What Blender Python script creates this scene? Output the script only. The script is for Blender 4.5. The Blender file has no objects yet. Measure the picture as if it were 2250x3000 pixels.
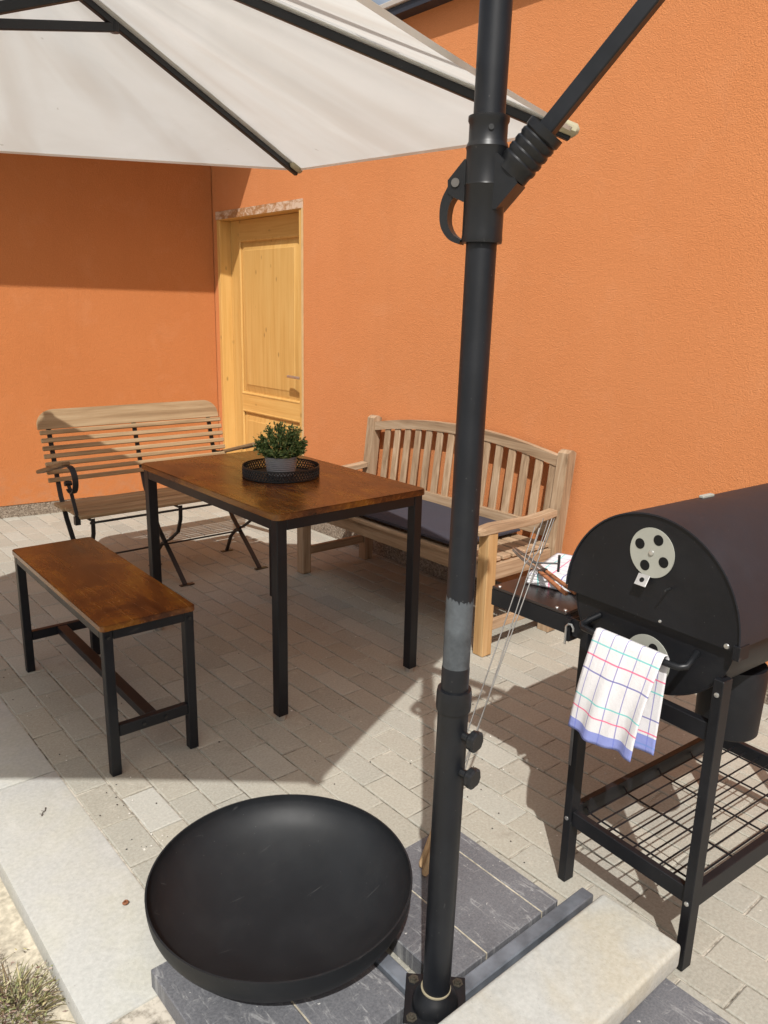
import bpy, bmesh, math, random
from mathutils import Vector as V, Matrix as M
random.seed(7)
S = bpy.context.scene
C = S.collection
WX = 2.826            # face of the long orange wall
SUN = V((.914, 1.0, -1.64)).normalized()

# ------------------------------------------------------------------ materials
def new_mat(name):
    m = bpy.data.materials.new(name); m.use_nodes = True
    nt = m.node_tree; b = nt.nodes['Principled BSDF']
    return m, nt, b
def N(nt, t, **kw):
    n = nt.nodes.new(t)
    for k, v in kw.items():
        if k in n.inputs: n.inputs[k].default_value = v
        else: setattr(n, k, v)
    return n
def L(nt, a, b): nt.links.new(a, b)
def ramp(nt, fac, stops):
    r = nt.nodes.new('ShaderNodeValToRGB')
    e = r.color_ramp.elements
    while len(e) < len(stops): e.new(.5)
    for i, (p, c) in enumerate(stops):
        e[i].position = p; e[i].color = (*c, 1)
    L(nt, fac, r.inputs[0]); return r.outputs[0]
def coords(nt, scale=(1, 1, 1), rot=(0, 0, 0)):
    tc = nt.nodes.new('ShaderNodeTexCoord'); mp = nt.nodes.new('ShaderNodeMapping')
    mp.inputs['Scale'].default_value = scale; mp.inputs['Rotation'].default_value = rot
    L(nt, tc.outputs['Object'], mp.inputs[0]); return mp.outputs[0]
def noise(nt, vec, sc, det=4, rough=.55, dist=0):
    n = N(nt, 'ShaderNodeTexNoise', Scale=sc, Detail=det, Roughness=rough, Distortion=dist)
    L(nt, vec, n.inputs['Vector']); return n.outputs[0]
def mix(nt, fac, a, b, mode='MIX'):
    n = nt.nodes.new('ShaderNodeMix'); n.data_type = 'RGBA'; n.blend_type = mode
    for i, x in ((0, fac), (6, a), (7, b)):
        if hasattr(x, 'links') or isinstance(x, bpy.types.NodeSocket): L(nt, x, n.inputs[i])
        else: n.inputs[i].default_value = x if i == 0 else (*x, 1)
    return n.outputs[2]
def math_(nt, op, a, b=0.0, c=None):
    n = nt.nodes.new('ShaderNodeMath'); n.operation = op
    for i, x in enumerate((a, b) if c is None else (a, b, c)):
        if isinstance(x, bpy.types.NodeSocket): L(nt, x, n.inputs[i])
        else: n.inputs[i].default_value = x
    return n.outputs[0]
def bump(nt, b, h, strength=.5, dist=.002):
    n = N(nt, 'ShaderNodeBump', Strength=strength, Distance=dist)
    L(nt, h, n.inputs['Height']); L(nt, n.outputs[0], b.inputs['Normal'])

def stucco(name, col, col2):
    m, nt, b = new_mat(name); v = coords(nt)
    n1 = noise(nt, v, 215, 3, .6, .1); n2 = noise(nt, v, 1.6, 5, .6); n3 = noise(nt, v, 62, 3)
    L(nt, ramp(nt, n2, [(.3, col), (.7, col2)]), b.inputs['Base Color'])
    c = mix(nt, .35, ramp(nt, n2, [(.3, col), (.7, col2)]), ramp(nt, n1, [(.3, tuple(x * .8 for x in col)), (.7, tuple(min(1, x * 1.12) for x in col2))]))
    st = noise(nt, coords(nt, (5, 5, .55)), 1.0, 5, .65, .3)
    c = mix(nt, math_(nt, 'MULTIPLY', ramp(nt, st, [(.5, (0, 0, 0)), (.72, (1, 1, 1))]), .12), c, tuple(x * .74 for x in col))
    pt = noise(nt, v, 5.5, 6, .68, .5)
    c = mix(nt, math_(nt, 'MULTIPLY', ramp(nt, pt, [(.53, (0, 0, 0)), (.72, (1, 1, 1))]), .07), c, (.74, .42, .25))
    tc = nt.nodes.new('ShaderNodeTexCoord'); sz = nt.nodes.new('ShaderNodeSeparateXYZ'); L(nt, tc.outputs['Object'], sz.inputs[0])
    lo = math_(nt, 'MULTIPLY', ramp(nt, sz.outputs[2], [(.10, (1, 1, 1)), (.36, (0, 0, 0))]), ramp(nt, noise(nt, v, 16, 5, .7), [(.45, (0, 0, 0)), (.65, (1, 1, 1))]))
    c = mix(nt, math_(nt, 'MULTIPLY', lo, .3), c, (.36, .25, .17))    # dried splash marks low on the wall
    L(nt, c, b.inputs['Base Color']); b.inputs['Roughness'].default_value = .95
    b.inputs['Specular IOR Level'].default_value = .15
    h = math_(nt, 'ADD', n1, math_(nt, 'MULTIPLY', n3, .45))
    bump(nt, b, h, .85, .0036); return m
def pebble(name):
    m, nt, b = new_mat(name); v = coords(nt)
    vo = N(nt, 'ShaderNodeTexVoronoi', Scale=130.0); L(nt, v, vo.inputs['Vector'])
    c = ramp(nt, vo.outputs['Color'], [(.1, (.12, .09, .065)), (.5, (.22, .175, .13)), (.9, (.34, .285, .225))])
    L(nt, c, b.inputs['Base Color']); b.inputs['Roughness'].default_value = .9
    bump(nt, b, vo.outputs['Distance'], .6, -.004); return m
def wood(name, axis, dark, mid, light, rough=.6, sc=1.0, knots=False, spec=.35, contrast=1.0):
    m, nt, b = new_mat(name)
    s = [34 * sc] * 3; s['xyz'.index(axis)] = 1.6 * sc
    v = coords(nt, tuple(s)); n1 = noise(nt, v, 1.0, 6, .62, .9)
    s2 = [150 * sc] * 3; s2['xyz'.index(axis)] = 6 * sc
    n2 = noise(nt, coords(nt, tuple(s2)), 1.0, 3)
    f = math_(nt, 'ADD', math_(nt, 'MULTIPLY', n1, .75), math_(nt, 'MULTIPLY', n2, .25))
    lo, hi = .5 - .17 / contrast, .5 + .17 / contrast
    c = ramp(nt, f, [(lo, dark), (.5, mid), (hi, light)])
    at = N(nt, 'ShaderNodeAttribute', attribute_name='tint')
    oi = nt.nodes.new('ShaderNodeObjectInfo')
    tv = math_(nt, 'MULTIPLY_ADD', oi.outputs['Random'], .22, .89)
    hs = N(nt, 'ShaderNodeHueSaturation'); L(nt, tv, hs.inputs['Value']); L(nt, c, hs.inputs['Color']); c = hs.outputs[0]
    big = noise(nt, coords(nt), 6, 3)
    c = mix(nt, math_(nt, 'MULTIPLY', big, .35), c, dark)
    if knots:
        s3 = [14.] * 3; s3['xyz'.index(axis)] = 7.
        vo = N(nt, 'ShaderNodeTexVoronoi', Scale=.8); L(nt, coords(nt, tuple(s3)), vo.inputs['Vector'])
        k = ramp(nt, vo.outputs['Distance'], [(.05, (1, 1, 1)), (.12, (0, 0, 0))])
        c = mix(nt, math_(nt, 'MULTIPLY', k, .55), c, tuple(x * .35 for x in dark))
    L(nt, c, b.inputs['Base Color']); b.inputs['Roughness'].default_value = rough
    b.inputs['Specular IOR Level'].default_value = spec
    bump(nt, b, f, .25, .0012); return m
def rustic(name, axis='y'):
    m, nt, b = new_mat(name); v = coords(nt)
    s = [5.] * 3; s['xyz'.index(axis)] = 2.6
    n1 = noise(nt, coords(nt, tuple(s)), 1.0, 5, .6, .8)
    s2 = [40.] * 3; s2['xyz'.index(axis)] = 4.
    n2 = noise(nt, coords(nt, tuple(s2)), 1.0, 6, .65, .6)
    f = math_(nt, 'ADD', math_(nt, 'MULTIPLY', n1, .72), math_(nt, 'MULTIPLY', n2, .28))
    c = ramp(nt, f, [(.36, (.016, .006, .003)), (.45, (.085, .026, .006)), (.53, (.165, .057, .008)), (.62, (.27, .115, .012))])
    L(nt, c, b.inputs['Base Color'])
    L(nt, ramp(nt, n2, [(.3, (.20, .20, .20)), (.7, (.30, .30, .30))]), b.inputs['Roughness'])
    b.inputs['Specular IOR Level'].default_value = .5
    bump(nt, b, n2, .1, .0006); return m
def metal_paint(name, col, rough=.45, var=.3, spec=.5, bumpy=0.):
    m, nt, b = new_mat(name); v = coords(nt)
    n1 = noise(nt, v, 9, 5, .65); n2 = noise(nt, v, 240, 2)
    c = ramp(nt, n1, [(.3, tuple(x * (1 - var) for x in col)), (.7, tuple(x * (1 + var) for x in col))])
    # sparse pale dust specks
    vo = N(nt, 'ShaderNodeTexVoronoi', Scale=46.0); L(nt, v, vo.inputs['Vector'])
    k = ramp(nt, vo.outputs['Distance'], [(.035, (1, 1, 1)), (.07, (0, 0, 0))])
    c = mix(nt, math_(nt, 'MULTIPLY', k, .10), c, (.35, .34, .32))
    dn = noise(nt, v, 5.5, 6, .7, .4)     # faint dust and handling smears, thin scratches
    c = mix(nt, math_(nt, 'MULTIPLY', ramp(nt, dn, [(.5, (0, 0, 0)), (.75, (1, 1, 1))]), .03), c, (.19, .185, .17))
    sc = noise(nt, coords(nt, (7, 160, 30), (0, 0, .6)), 1.0, 2, .5)
    c = mix(nt, math_(nt, 'MULTIPLY', ramp(nt, sc, [(.72, (0, 0, 0)), (.78, (1, 1, 1))]), .09), c, (.3, .29, .28))
    L(nt, c, b.inputs['Base Color'])
    r = math_(nt, 'MULTIPLY_ADD', n1, .22, rough - .11); L(nt, r, b.inputs['Roughness'])
    b.inputs['Specular IOR Level'].default_value = spec
    if bumpy: bump(nt, b, n2, bumpy, .0006)
    return m
def steel(name, col=(.55, .55, .54), rough=.35):
    m, nt, b = new_mat(name); v = coords(nt); n1 = noise(nt, v, 22, 5, .6)
    L(nt, ramp(nt, n1, [(.3, tuple(x * .65 for x in col)), (.7, col)]), b.inputs['Base Color'])
    b.inputs['Metallic'].default_value = .85; L(nt, math_(nt, 'MULTIPLY_ADD', n1, .3, rough - .1), b.inputs['Roughness'])
    return m
def plain(name, col, rough=.7, var=.12, sc=30, spec=.3):
    m, nt, b = new_mat(name); n1 = noise(nt, coords(nt), sc, 4)
    L(nt, ramp(nt, n1, [(.3, tuple(x * (1 - var) for x in col)), (.7, tuple(min(1, x * (1 + var)) for x in col))]), b.inputs['Base Color'])
    b.inputs['Roughness'].default_value = rough; b.inputs['Specular IOR Level'].default_value = spec; return m
def concrete(name, col, stain, rough=.9):
    m, nt, b = new_mat(name); v = coords(nt)
    n1 = noise(nt, v, 4.5, 6, .62, .4); n2 = noise(nt, v, 95, 4, .7); n3 = noise(nt, v, 260, 2)
    n4 = noise(nt, coords(nt, (16, 10, 10)), 1.0, 4, .6)
    c = mix(nt, ramp(nt, n1, [(.42, (0, 0, 0)), (.66, (1, 1, 1))]), col, stain)
    c = mix(nt, .35, c, ramp(nt, n2, [(.3, tuple(x * .62 for x in col)), (.7, tuple(min(1, x * 1.25) for x in col))]))
    c = mix(nt, math_(nt, 'MULTIPLY', ramp(nt, n4, [(.55, (0, 0, 0)), (.75, (1, 1, 1))]), .3), c, tuple(min(1, x * 1.3) for x in col))
    pit = ramp(nt, n3, [(.24, (1, 1, 1)), (.31, (0, 0, 0))])
    c = mix(nt, math_(nt, 'MULTIPLY', pit, .5), c, tuple(x * .35 for x in col))
    L(nt, c, b.inputs['Base Color']); b.inputs['Roughness'].default_value = rough; b.inputs['Specular IOR Level'].default_value = .2
    bump(nt, b, math_(nt, 'ADD', n2, math_(nt, 'MULTIPLY', n3, .6)), .35, .0016); return m
def paver_mat():
    m, nt, b = new_mat('paver'); v = coords(nt)
    at = N(nt, 'ShaderNodeAttribute', attribute_name='tint')
    n1 = noise(nt, v, 3.2, 5, .6); n2 = noise(nt, v, 130, 4, .7); n3 = noise(nt, v, 18, 5, .7, .5); n4 = noise(nt, v, 300, 2)
    c = mix(nt, .5, at.outputs[0], ramp(nt, n1, [(.3, (.31, .295, .245)), (.7, (.41, .39, .33))]))
    c = mix(nt, .30, c, ramp(nt, n2, [(.32, (.17, .163, .14)), (.68, (.48, .475, .42))]))
    c = mix(nt, math_(nt, 'MULTIPLY', ramp(nt, n3, [(.60, (0, 0, 0)), (.74, (1, 1, 1))]), .35), c, (.62, .56, .47))
    c = mix(nt, math_(nt, 'MULTIPLY', ramp(nt, noise(nt, v, 6.3, 6, .7), [(.60, (0, 0, 0)), (.75, (1, 1, 1))]), .4), c, (.185, .155, .12))
    sp = ramp(nt, noise(nt, v, 58, 2, .5), [(.74, (0, 0, 0)), (.79, (1, 1, 1))])
    c = mix(nt, math_(nt, 'MULTIPLY', sp, .7), c, (.75, .72, .66))
    L(nt, c, b.inputs['Base Color']); b.inputs['Roughness'].default_value = .92; b.inputs['Specular IOR Level'].default_value = .2
    bump(nt, b, math_(nt, 'ADD', n2, math_(nt, 'MULTIPLY', n4, .5)), .4, .0016); return m
def granite(name):
    m, nt, b = new_mat(name); v = coords(nt)
    n1 = noise(nt, v, 5, 5, .65); n2 = noise(nt, v, 210, 3, .7)
    c = ramp(nt, n1, [(.3, (.078, .081, .091)), (.7, (.128, .131, .143))])
    c = mix(nt, .3, c, ramp(nt, n2, [(.3, (.05, .05, .055)), (.7, (.28, .285, .30))]))
    # pale scuffs, smears and chips
    s = noise(nt, coords(nt, (55, 13, 1), (0, 0, .5)), 1.0, 5, .7, 1.2)
    c = mix(nt, math_(nt, 'MULTIPLY', ramp(nt, s, [(.57, (0, 0, 0)), (.72, (1, 1, 1))]), .5), c, (.5, .5, .49))
    s2 = noise(nt, coords(nt, (13, 48, 1), (0, 0, -.3)), 1.0, 5, .7, 1.5)
    c = mix(nt, math_(nt, 'MULTIPLY', ramp(nt, s2, [(.60, (0, 0, 0)), (.74, (1, 1, 1))]), .5), c, (.45, .45, .44))
    ch = noise(nt, v, 75, 2); c = mix(nt, math_(nt, 'MULTIPLY', ramp(nt, ch, [(.73, (0, 0, 0)), (.77, (1, 1, 1))]), .8), c, (.62, .61, .58))
    L(nt, c, b.inputs['Base Color']); L(nt, math_(nt, 'MULTIPLY_ADD', n1, .3, .42), b.inputs['Roughness'])
    bump(nt, b, n2, .2, .0008); return m
def fabric_canopy():
    m, nt, b = new_mat('canopy_fabric'); v = coords(nt)
    at = N(nt, 'ShaderNodeAttribute', attribute_name='uvw')
    mp = nt.nodes.new('ShaderNodeMapping'); mp.inputs['Scale'].default_value = (1.5, 6.5, 1); L(nt, at.outputs['Vector'], mp.inputs[0])
    n1 = noise(nt, mp.outputs[0], 1.0, 2, .5, .4)
    n2 = noise(nt, v, 2.6, 5, .6, .6)
    c = ramp(nt, n2, [(.35, (.715, .71, .675)), (.7, (.775, .775, .75))])
    c = mix(nt, math_(nt, 'MULTIPLY', ramp(nt, n1, [(.45, (0, 0, 0)), (.68, (1, 1, 1))]), .42), c, (.57, .515, .45))
    sp = ramp(nt, noise(nt, v, 33, 2, .4), [(.77, (0, 0, 0)), (.80, (1, 1, 1))])
    c = mix(nt, math_(nt, 'MULTIPLY', sp, .35), c, (.3, .26, .2))
    L(nt, c, b.inputs['Base Color']); b.inputs['Roughness'].default_value = .9; b.inputs['Specular IOR Level'].default_value = .1
    t = nt.nodes.new('ShaderNodeBsdfTranslucent'); L(nt, c, t.inputs[0])
    bn = N(nt, 'ShaderNodeBump', Strength=.7, Distance=.02)
    mp2 = nt.nodes.new('ShaderNodeMapping'); mp2.inputs['Scale'].default_value = (1.2, 5, 1); L(nt, at.outputs['Vector'], mp2.inputs[0])
    L(nt, noise(nt, mp2.outputs[0], 1.0, 1, .4, .5), bn.inputs['Height'])
    L(nt, bn.outputs[0], b.inputs['Normal']); L(nt, bn.outputs[0], t.inputs['Normal'])
    mx = nt.nodes.new('ShaderNodeMixShader'); mx.inputs[0].default_value = .5
    L(nt, b.outputs[0], mx.inputs[1]); L(nt, t.outputs[0], mx.inputs[2])
    L(nt, mx.outputs[0], nt.nodes['Material Output'].inputs[0]); return m
def towel_mat():
    m, nt, b = new_mat('checked_cotton')
    uv = nt.nodes.new('ShaderNodeUVMap'); sx = nt.nodes.new('ShaderNodeSeparateXYZ'); L(nt, uv.outputs[0], sx.inputs[0])
    U, W = sx.outputs[0], sx.outputs[1]      # metres across / along, 0 at the front hem
    def lines(x, pitch, off, half):
        f = math_(nt, 'FRACT', math_(nt, 'DIVIDE', math_(nt, 'ADD', x, off), pitch))
        d = math_(nt, 'ABSOLUTE', math_(nt, 'SUBTRACT', f, .5))
        return math_(nt, 'LESS_THAN', d, half / pitch)
    c = (.80, .79, .80)
    nz = noise(nt, coords(nt), 900, 2)
    c = ramp(nt, nz, [(.3, (.60, .59, .60)), (.7, (.74, .73, .74))])
    c = mix(nt, math_(nt, 'MULTIPLY', lines(U, .034, .0, .0012), .75), c, (.16, .15, .42))
    c = mix(nt, math_(nt, 'MULTIPLY', lines(W, .128, .003, .0017), .85), c, (.75, .10, .22))
    c = mix(nt, math_(nt, 'MULTIPLY', lines(W, .128, -.027, .0017), .85), c, (.13, .52, .50))
    c = mix(nt, math_(nt, 'MULTIPLY', lines(W, .256, -.027, .0017), .85), c, (.13, .13, .36))
    hem = math_(nt, 'MAXIMUM', math_(nt, 'LESS_THAN', W, .028), math_(nt, 'GREATER_THAN', W, .452))
    c = mix(nt, math_(nt, 'MULTIPLY', hem, .85), c, (.17, .215, .56))
    L(nt, c, b.inputs['Base Color']); b.inputs['Roughness'].default_value = .95; b.inputs['Specular IOR Level'].default_value = .1
    bump(nt, b, math_(nt, 'ADD', math_(nt, 'MULTIPLY', nz, .25), noise(nt, coords(nt, (1, 1, .6)), 46, 4, .6, .6)), .55, .0035)
    return m
def leaf_mat(name, a, bcol, c3):
    m, nt, b = new_mat(name)
    at = N(nt, 'ShaderNodeAttribute', attribute_name='tint')
    L(nt, ramp(nt, at.outputs['Fac'], [(0, a), (.6, bcol), (1, c3)]), b.inputs['Base Color'])
    b.inputs['Roughness'].default_value = .5; return m

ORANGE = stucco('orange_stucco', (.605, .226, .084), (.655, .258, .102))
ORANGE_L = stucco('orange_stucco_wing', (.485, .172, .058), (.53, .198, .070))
PEBBLE = pebble('pebble_plaster')
PAVER = paver_mat()
KERB = concrete('kerb_concrete', (.435, .435, .41), (.455, .445, .375))
KERB_S = concrete('stained_concrete', (.43, .435, .41), (.43, .39, .295))
GRANITE = granite('dark_granite')
BLACK = metal_paint('black_powder_coat', (.0075, .0088, .0115), .42, .3, .36)
GRILL = metal_paint('grill_enamel', (.0068, .0074, .0096), .5, .25, .34, .2)
LIDSKIN = metal_paint('lid_enamel', (.0165, .0178, .0235), .52, .15, .32, .2)
BOWL = metal_paint('blackened_steel', (.0085, .0098, .0118), .55, .15, .36, .1)
FRAME = metal_paint('dark_bench_frame', (.0065, .0080, .0120), .42, .3, .36)
IRON = metal_paint('forged_iron', (.016, .017, .018), .5, .35, .5, .3)
WORN = metal_paint('worn_grey_pole', (.066, .075, .083), .6, .75, .35)
PLASTIC = metal_paint('black_plastic', (.0080, .0088, .0105), .38, .2, .42)
GALV = plain('galvanised_steel', (.115, .128, .148), .42, .5, 14, .6)
ZINC = steel('bright_zinc', (.72, .72, .70), .3)
VENT = plain('vent_plate', (.36, .365, .32), .5, .08, 14, .4)
HOLE = plain('hole_dark', (.006, .006, .006), .9)
RUST = rustic('rustic_board', 'y')
RUSTEDGE = plain('rustic_edge', (.10, .035, .01), .5, .3, 18)
TEAKX = wood('weathered_teak_x', 'x', (.22, .14, .08), (.40, .275, .17), (.52, .39, .265), .75, 1.0, contrast=1.1)
TEAKY = wood('weathered_teak_y', 'y', (.22, .14, .08), (.40, .275, .17), (.52, .39, .265), .75, 1.0, contrast=1.1)
TEAKZ = wood('weathered_teak_z', 'z', (.22, .14, .08), (.40, .275, .17), (.52, .39, .265), .75, 1.0, contrast=1.1)
TEAKH = wood('honey_teak_z', 'z', (.30, .165, .065), (.45, .275, .12), (.54, .36, .18), .65, 1.0)
ASHX = wood('oiled_acacia_x', 'x', (.21, .13, .065), (.37, .255, .14), (.49, .365, .22), .65, .8)
ASHY = wood('oiled_acacia_y', 'y', (.15, .085, .04), (.25, .155, .08), (.33, .22, .12), .6, .8)
PINEZ = wood('spruce_z', 'z', (.52, .28, .075), (.65, .39, .125), (.71, .465, .175), .5, .7, True, .4, .8)
PINEY = wood('spruce_y', 'y', (.52, .28, .075), (.65, .39, .125), (.71, .465, .175), .5, .7, True, .4, .8)
def plastered():
    m, nt, b = new_mat('plaster_smeared_spruce'); v = coords(nt, (22, 13, 26))
    f = ramp(nt, noise(nt, v, 1.0, 5, .7, 1.0), [(.42, (0, 0, 0)), (.58, (1, 1, 1))])
    L(nt, mix(nt, f, (.36, .17, .065), (.60, .44, .32)), b.inputs['Base Color']); b.inputs['Roughness'].default_value = .9; return m
SMEAR = plastered()
CANOPY = fabric_canopy()
POCKET = plain('khaki_pocket', (.40, .37, .26), .9, .1, 60, .1)
CUSHION = plain('charcoal_cushion', (.046, .044, .056), .85, .2, 420, .2)
TOWEL = towel_mat()
POT = plain('grey_ceramic', (.30, .30, .315), .55, .08, 60, .4)
SOIL = plain('sandy_soil', (.47, .425, .335), .95, .3, 55, .1)
def joint_sand():
    m, nt, b = new_mat('joint_sand'); v = coords(nt)
    a = noise(nt, v, 2.6, 4, .65); c2 = noise(nt, v, 34, 4, .7)
    f = math_(nt, 'ADD', math_(nt, 'MULTIPLY', a, .55), math_(nt, 'MULTIPLY', c2, .45))
    L(nt, ramp(nt, f, [(.38, (.05, .042, .032)), (.47, (.24, .215, .175)), (.55, (.50, .46, .39))]), b.inputs['Base Color'])
    b.inputs['Roughness'].default_value = .95; return m
SAND = joint_sand()
HANDLEW = plain('fork_handle_wood', (.50, .34, .19), .7, .25, 50, .3)
TONGW = plain('tong_handle_wood', (.32, .13, .06), .55, .2, 50, .4)
ROOFC = plain('roof_cap_metal', (.42, .38, .34), .5, .1, 10, .4)
GUTTER = plain('dark_fascia', (.030, .032, .042), .5, .2, 10, .4)
LEAF = leaf_mat('plant_leaf', (.024, .055, .013), (.13, .215, .055), (.38, .46, .19))
DRY = leaf_mat('dry_blade', (.14, .095, .05), (.20, .22, .085), (.48, .40, .22))
SEED = leaf_mat('seed_head', (.05, .032, .025), (.17, .10, .075), (.42, .33, .25))
SHELL = plain('brown_shell', (.22, .085, .04), .5, .4, 200, .4)

# ------------------------------------------------------------------ mesh builder
ORG = {}
def frame_from(d, up=V((0, 0, 1))):
    d = d.normalized()
    x = up.cross(d)
    if x.length < 1e-4: x = V((1, 0, 0))
    x.normalize(); y = d.cross(x)
    return M((x, y, d)).transposed()
class MB:
    def __init__(s): s.bm = bmesh.new(); s.tint = None; s.uv = None
    def _add(s, verts, faces):
        vs = [s.bm.verts.new(v) for v in verts]
        fs = []
        for f in faces:
            try: fs.append(s.bm.faces.new([vs[i] for i in f]))
            except ValueError: pass
        return vs, fs
    def box(s, c, sz, R=None, bev=0, seg=1):
        c = V(c); h = V(sz) / 2
        vv = []
        for z in (-1, 1):
            for y in (-1, 1):
                for x in (-1, 1):
                    p = V((x * h.x, y * h.y, z * h.z)); vv.append(c + (R @ p if R else p))
        vs, fs = s._add(vv, [(0, 2, 3, 1), (4, 5, 7, 6), (0, 1, 5, 4), (2, 6, 7, 3), (0, 4, 6, 2), (1, 3, 7, 5)])
        if bev: bmesh.ops.bevel(s.bm, geom=list({e for f in fs for e in f.edges}), offset=bev, segments=seg, affect='EDGES', profile=.6)
        return s
    def b2(s, lo, hi, bev=0, seg=1):
        lo, hi = V(lo), V(hi); return s.box((lo + hi) / 2, hi - lo, None, bev, seg)
    def bar(s, p0, p1, w, h, bev=0, up=V((0, 0, 1))):
        p0, p1 = V(p0), V(p1); d = p1 - p0
        return s.box((p0 + p1) / 2, (w, h, d.length), frame_from(d, up), bev)
    def cyl(s, p0, p1, r0, r1=None, seg=24, cap=True):
        r1 = r0 if r1 is None else r1; p0, p1 = V(p0), V(p1); R = frame_from(p1 - p0)
        vv = []
        for p, r in ((p0, r0), (p1, r1)):
            for i in range(seg):
                a = 2 * math.pi * i / seg; vv.append(p + R @ V((r * math.cos(a), r * math.sin(a), 0)))
        f = [(i, (i + 1) % seg, seg + (i + 1) % seg, seg + i) for i in range(seg)]
        if cap: f += [tuple(range(seg - 1, -1, -1)), tuple(range(seg, 2 * seg))]
        s._add(vv, f); return s
    def lathe(s, prof, c=(0, 0, 0), axis=(0, 0, 1), seg=48, closed=False):
        c = V(c); R = frame_from(V(axis)); n = len(prof); vv = []
        for r, z in prof:
            for i in range(seg):
                a = 2 * math.pi * i / seg; vv.append(c + R @ V((r * math.cos(a), r * math.sin(a), z)))
        f = []
        for j in range(n if closed else n - 1):
            k = (j + 1) % n
            for i in range(seg): f.append((j * seg + i, j * seg + (i + 1) % seg, k * seg + (i + 1) % seg, k * seg + i))
        if not closed:
            if prof[0][0] > 1e-5: f.append(tuple(range(seg - 1, -1, -1)))
            if prof[-1][0] > 1e-5: f.append(tuple((n - 1) * seg + i for i in range(seg)))
        s._add(vv, f); bmesh.ops.remove_doubles(s.bm, verts=s.bm.verts[:], dist=1e-6); return s
    def tube(s, pts, r, seg=10, flat=None):
        pts = [V(p) for p in pts]; n = len(pts); vv = []
        rr = r if isinstance(r, (list, tuple)) else [r] * n
        prev = None
        for i, p in enumerate(pts):
            d = (pts[min(i + 1, n - 1)] - pts[max(i - 1, 0)]).normalized()
            if prev is None: R = frame_from(d); x = R.col[0]
            else: x = (prev - d * prev.dot(d)).normalized()
            y = d.cross(x); prev = x
            for k in range(seg):
                a = 2 * math.pi * k / seg
                vv.append(p + x * (rr[i] * math.cos(a)) + y * (rr[i] * math.sin(a)))
        f = [(j * seg + i, j * seg + (i + 1) % seg, (j + 1) * seg + (i + 1) % seg, (j + 1) * seg + i) for j in range(n - 1) for i in range(seg)]
        f += [tuple(range(seg - 1, -1, -1)), tuple((n - 1) * seg + i for i in range(seg))]
        s._add(vv, f); return s
    def ribbon(s, pts, side, w, t):       # flat bar following pts; side = width direction
        pts = [V(p) for p in pts]; side = V(side).normalized(); n = len(pts); vv = []
        for i, p in enumerate(pts):
            d = (pts[min(i + 1, n - 1)] - pts[max(i - 1, 0)]).normalized(); nn = d.cross(side).normalized()
            for a, b in ((-1, -1), (1, -1), (1, 1), (-1, 1)): vv.append(p + side * (a * w / 2) + nn * (b * t / 2))
        f = [(j * 4 + i, j * 4 + (i + 1) % 4, (j + 1) * 4 + (i + 1) % 4, (j + 1) * 4 + i) for j in range(n - 1) for i in range(4)]
        f += [(3, 2, 1, 0), tuple((n - 1) * 4 + i for i in range(4))]
        s._add(vv, f); return s
    def prism(s, poly, origin, ax, ay, t):   # polygon in plane (ax, ay) extruded by vector t
        o, ax, ay, t = V(origin), V(ax), V(ay), V(t); n = len(poly)
        vv = [o + ax * a + ay * b for a, b in poly]; vv += [v + t for v in vv]
        f = [(i, (i + 1) % n, n + (i + 1) % n, n + i) for i in range(n)] + [tuple(range(n - 1, -1, -1)), tuple(range(n, 2 * n))]
        s._add(vv, f); return s
    def build(s, name, mat, parent=None, smooth=35, origin=None, bev=0):
        me = bpy.data.meshes.new(name)
        bmesh.ops.recalc_face_normals(s.bm, faces=s.bm.faces[:])
        if bev: bmesh.ops.bevel(s.bm, geom=s.bm.edges[:], offset=bev, segments=2, affect='EDGES')
        if parent is not None: o0 = ORG[parent.name]
        elif origin is not None: o0 = V(origin)
        else:
            xs = [v.co for v in s.bm.verts]
            o0 = V(((min(v.x for v in xs) + max(v.x for v in xs)) / 2, (min(v.y for v in xs) + max(v.y for v in xs)) / 2, min(v.z for v in xs)))
        for v in s.bm.verts: v.co -= o0
        s.bm.to_mesh(me); s.bm.free(); me.materials.append(mat)
        if smooth:
            for p in me.polygons: p.use_smooth = True
            me.set_sharp_from_angle(angle=math.radians(smooth))
        o = bpy.data.objects.new(name, me); C.objects.link(o)
        if parent is not None: o.parent = parent
        else: o.location = o0
        ORG[o.name] = o0
        return o
def tag(o, label, cat, group=None):
    o['label'] = label; o['category'] = cat
    if group: o['group'] = group
    return o
def thing(name, loc, label, cat, group=None):
    o = bpy.data.objects.new(name, None); C.objects.link(o); o.location = loc; o.empty_display_size = .1
    ORG[o.name] = V(loc); return tag(o, label, cat, group)
def structure(o): o['kind'] = 'structure'; return o

# ------------------------------------------------------------------ ground, paving
mb = MB(); mb._add([(-60, -60, -.075), (60, -60, -.075), (60, 60, -.075), (-60, 60, -.075)], [(0, 1, 2, 3)])
structure(mb.build('ground', SOIL, smooth=0, origin=(0, 0, -.075)))
# uneven sandy strip beside the kerb
mb = MB(); n = 34; vv = []; ff = []
for i in range(n + 1):
    for j in range(n + 1):
        x = -1.2 + 1.82 * i / n; y = -.6 + 6.0 * j / n
        vv.append((x, y, -.052 + .008 * math.sin(x * 9 + y * 4) * math.sin(y * 7) + random.uniform(-.003, .003)))
for i in range(n):
    for j in range(n): a = i * (n + 1) + j; ff.append((a, a + n + 1, a + n + 2, a + 1))
mb._add(vv, ff); structure(mb.build('soil_bed', SOIL, origin=(0, 0, -.06)))

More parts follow.
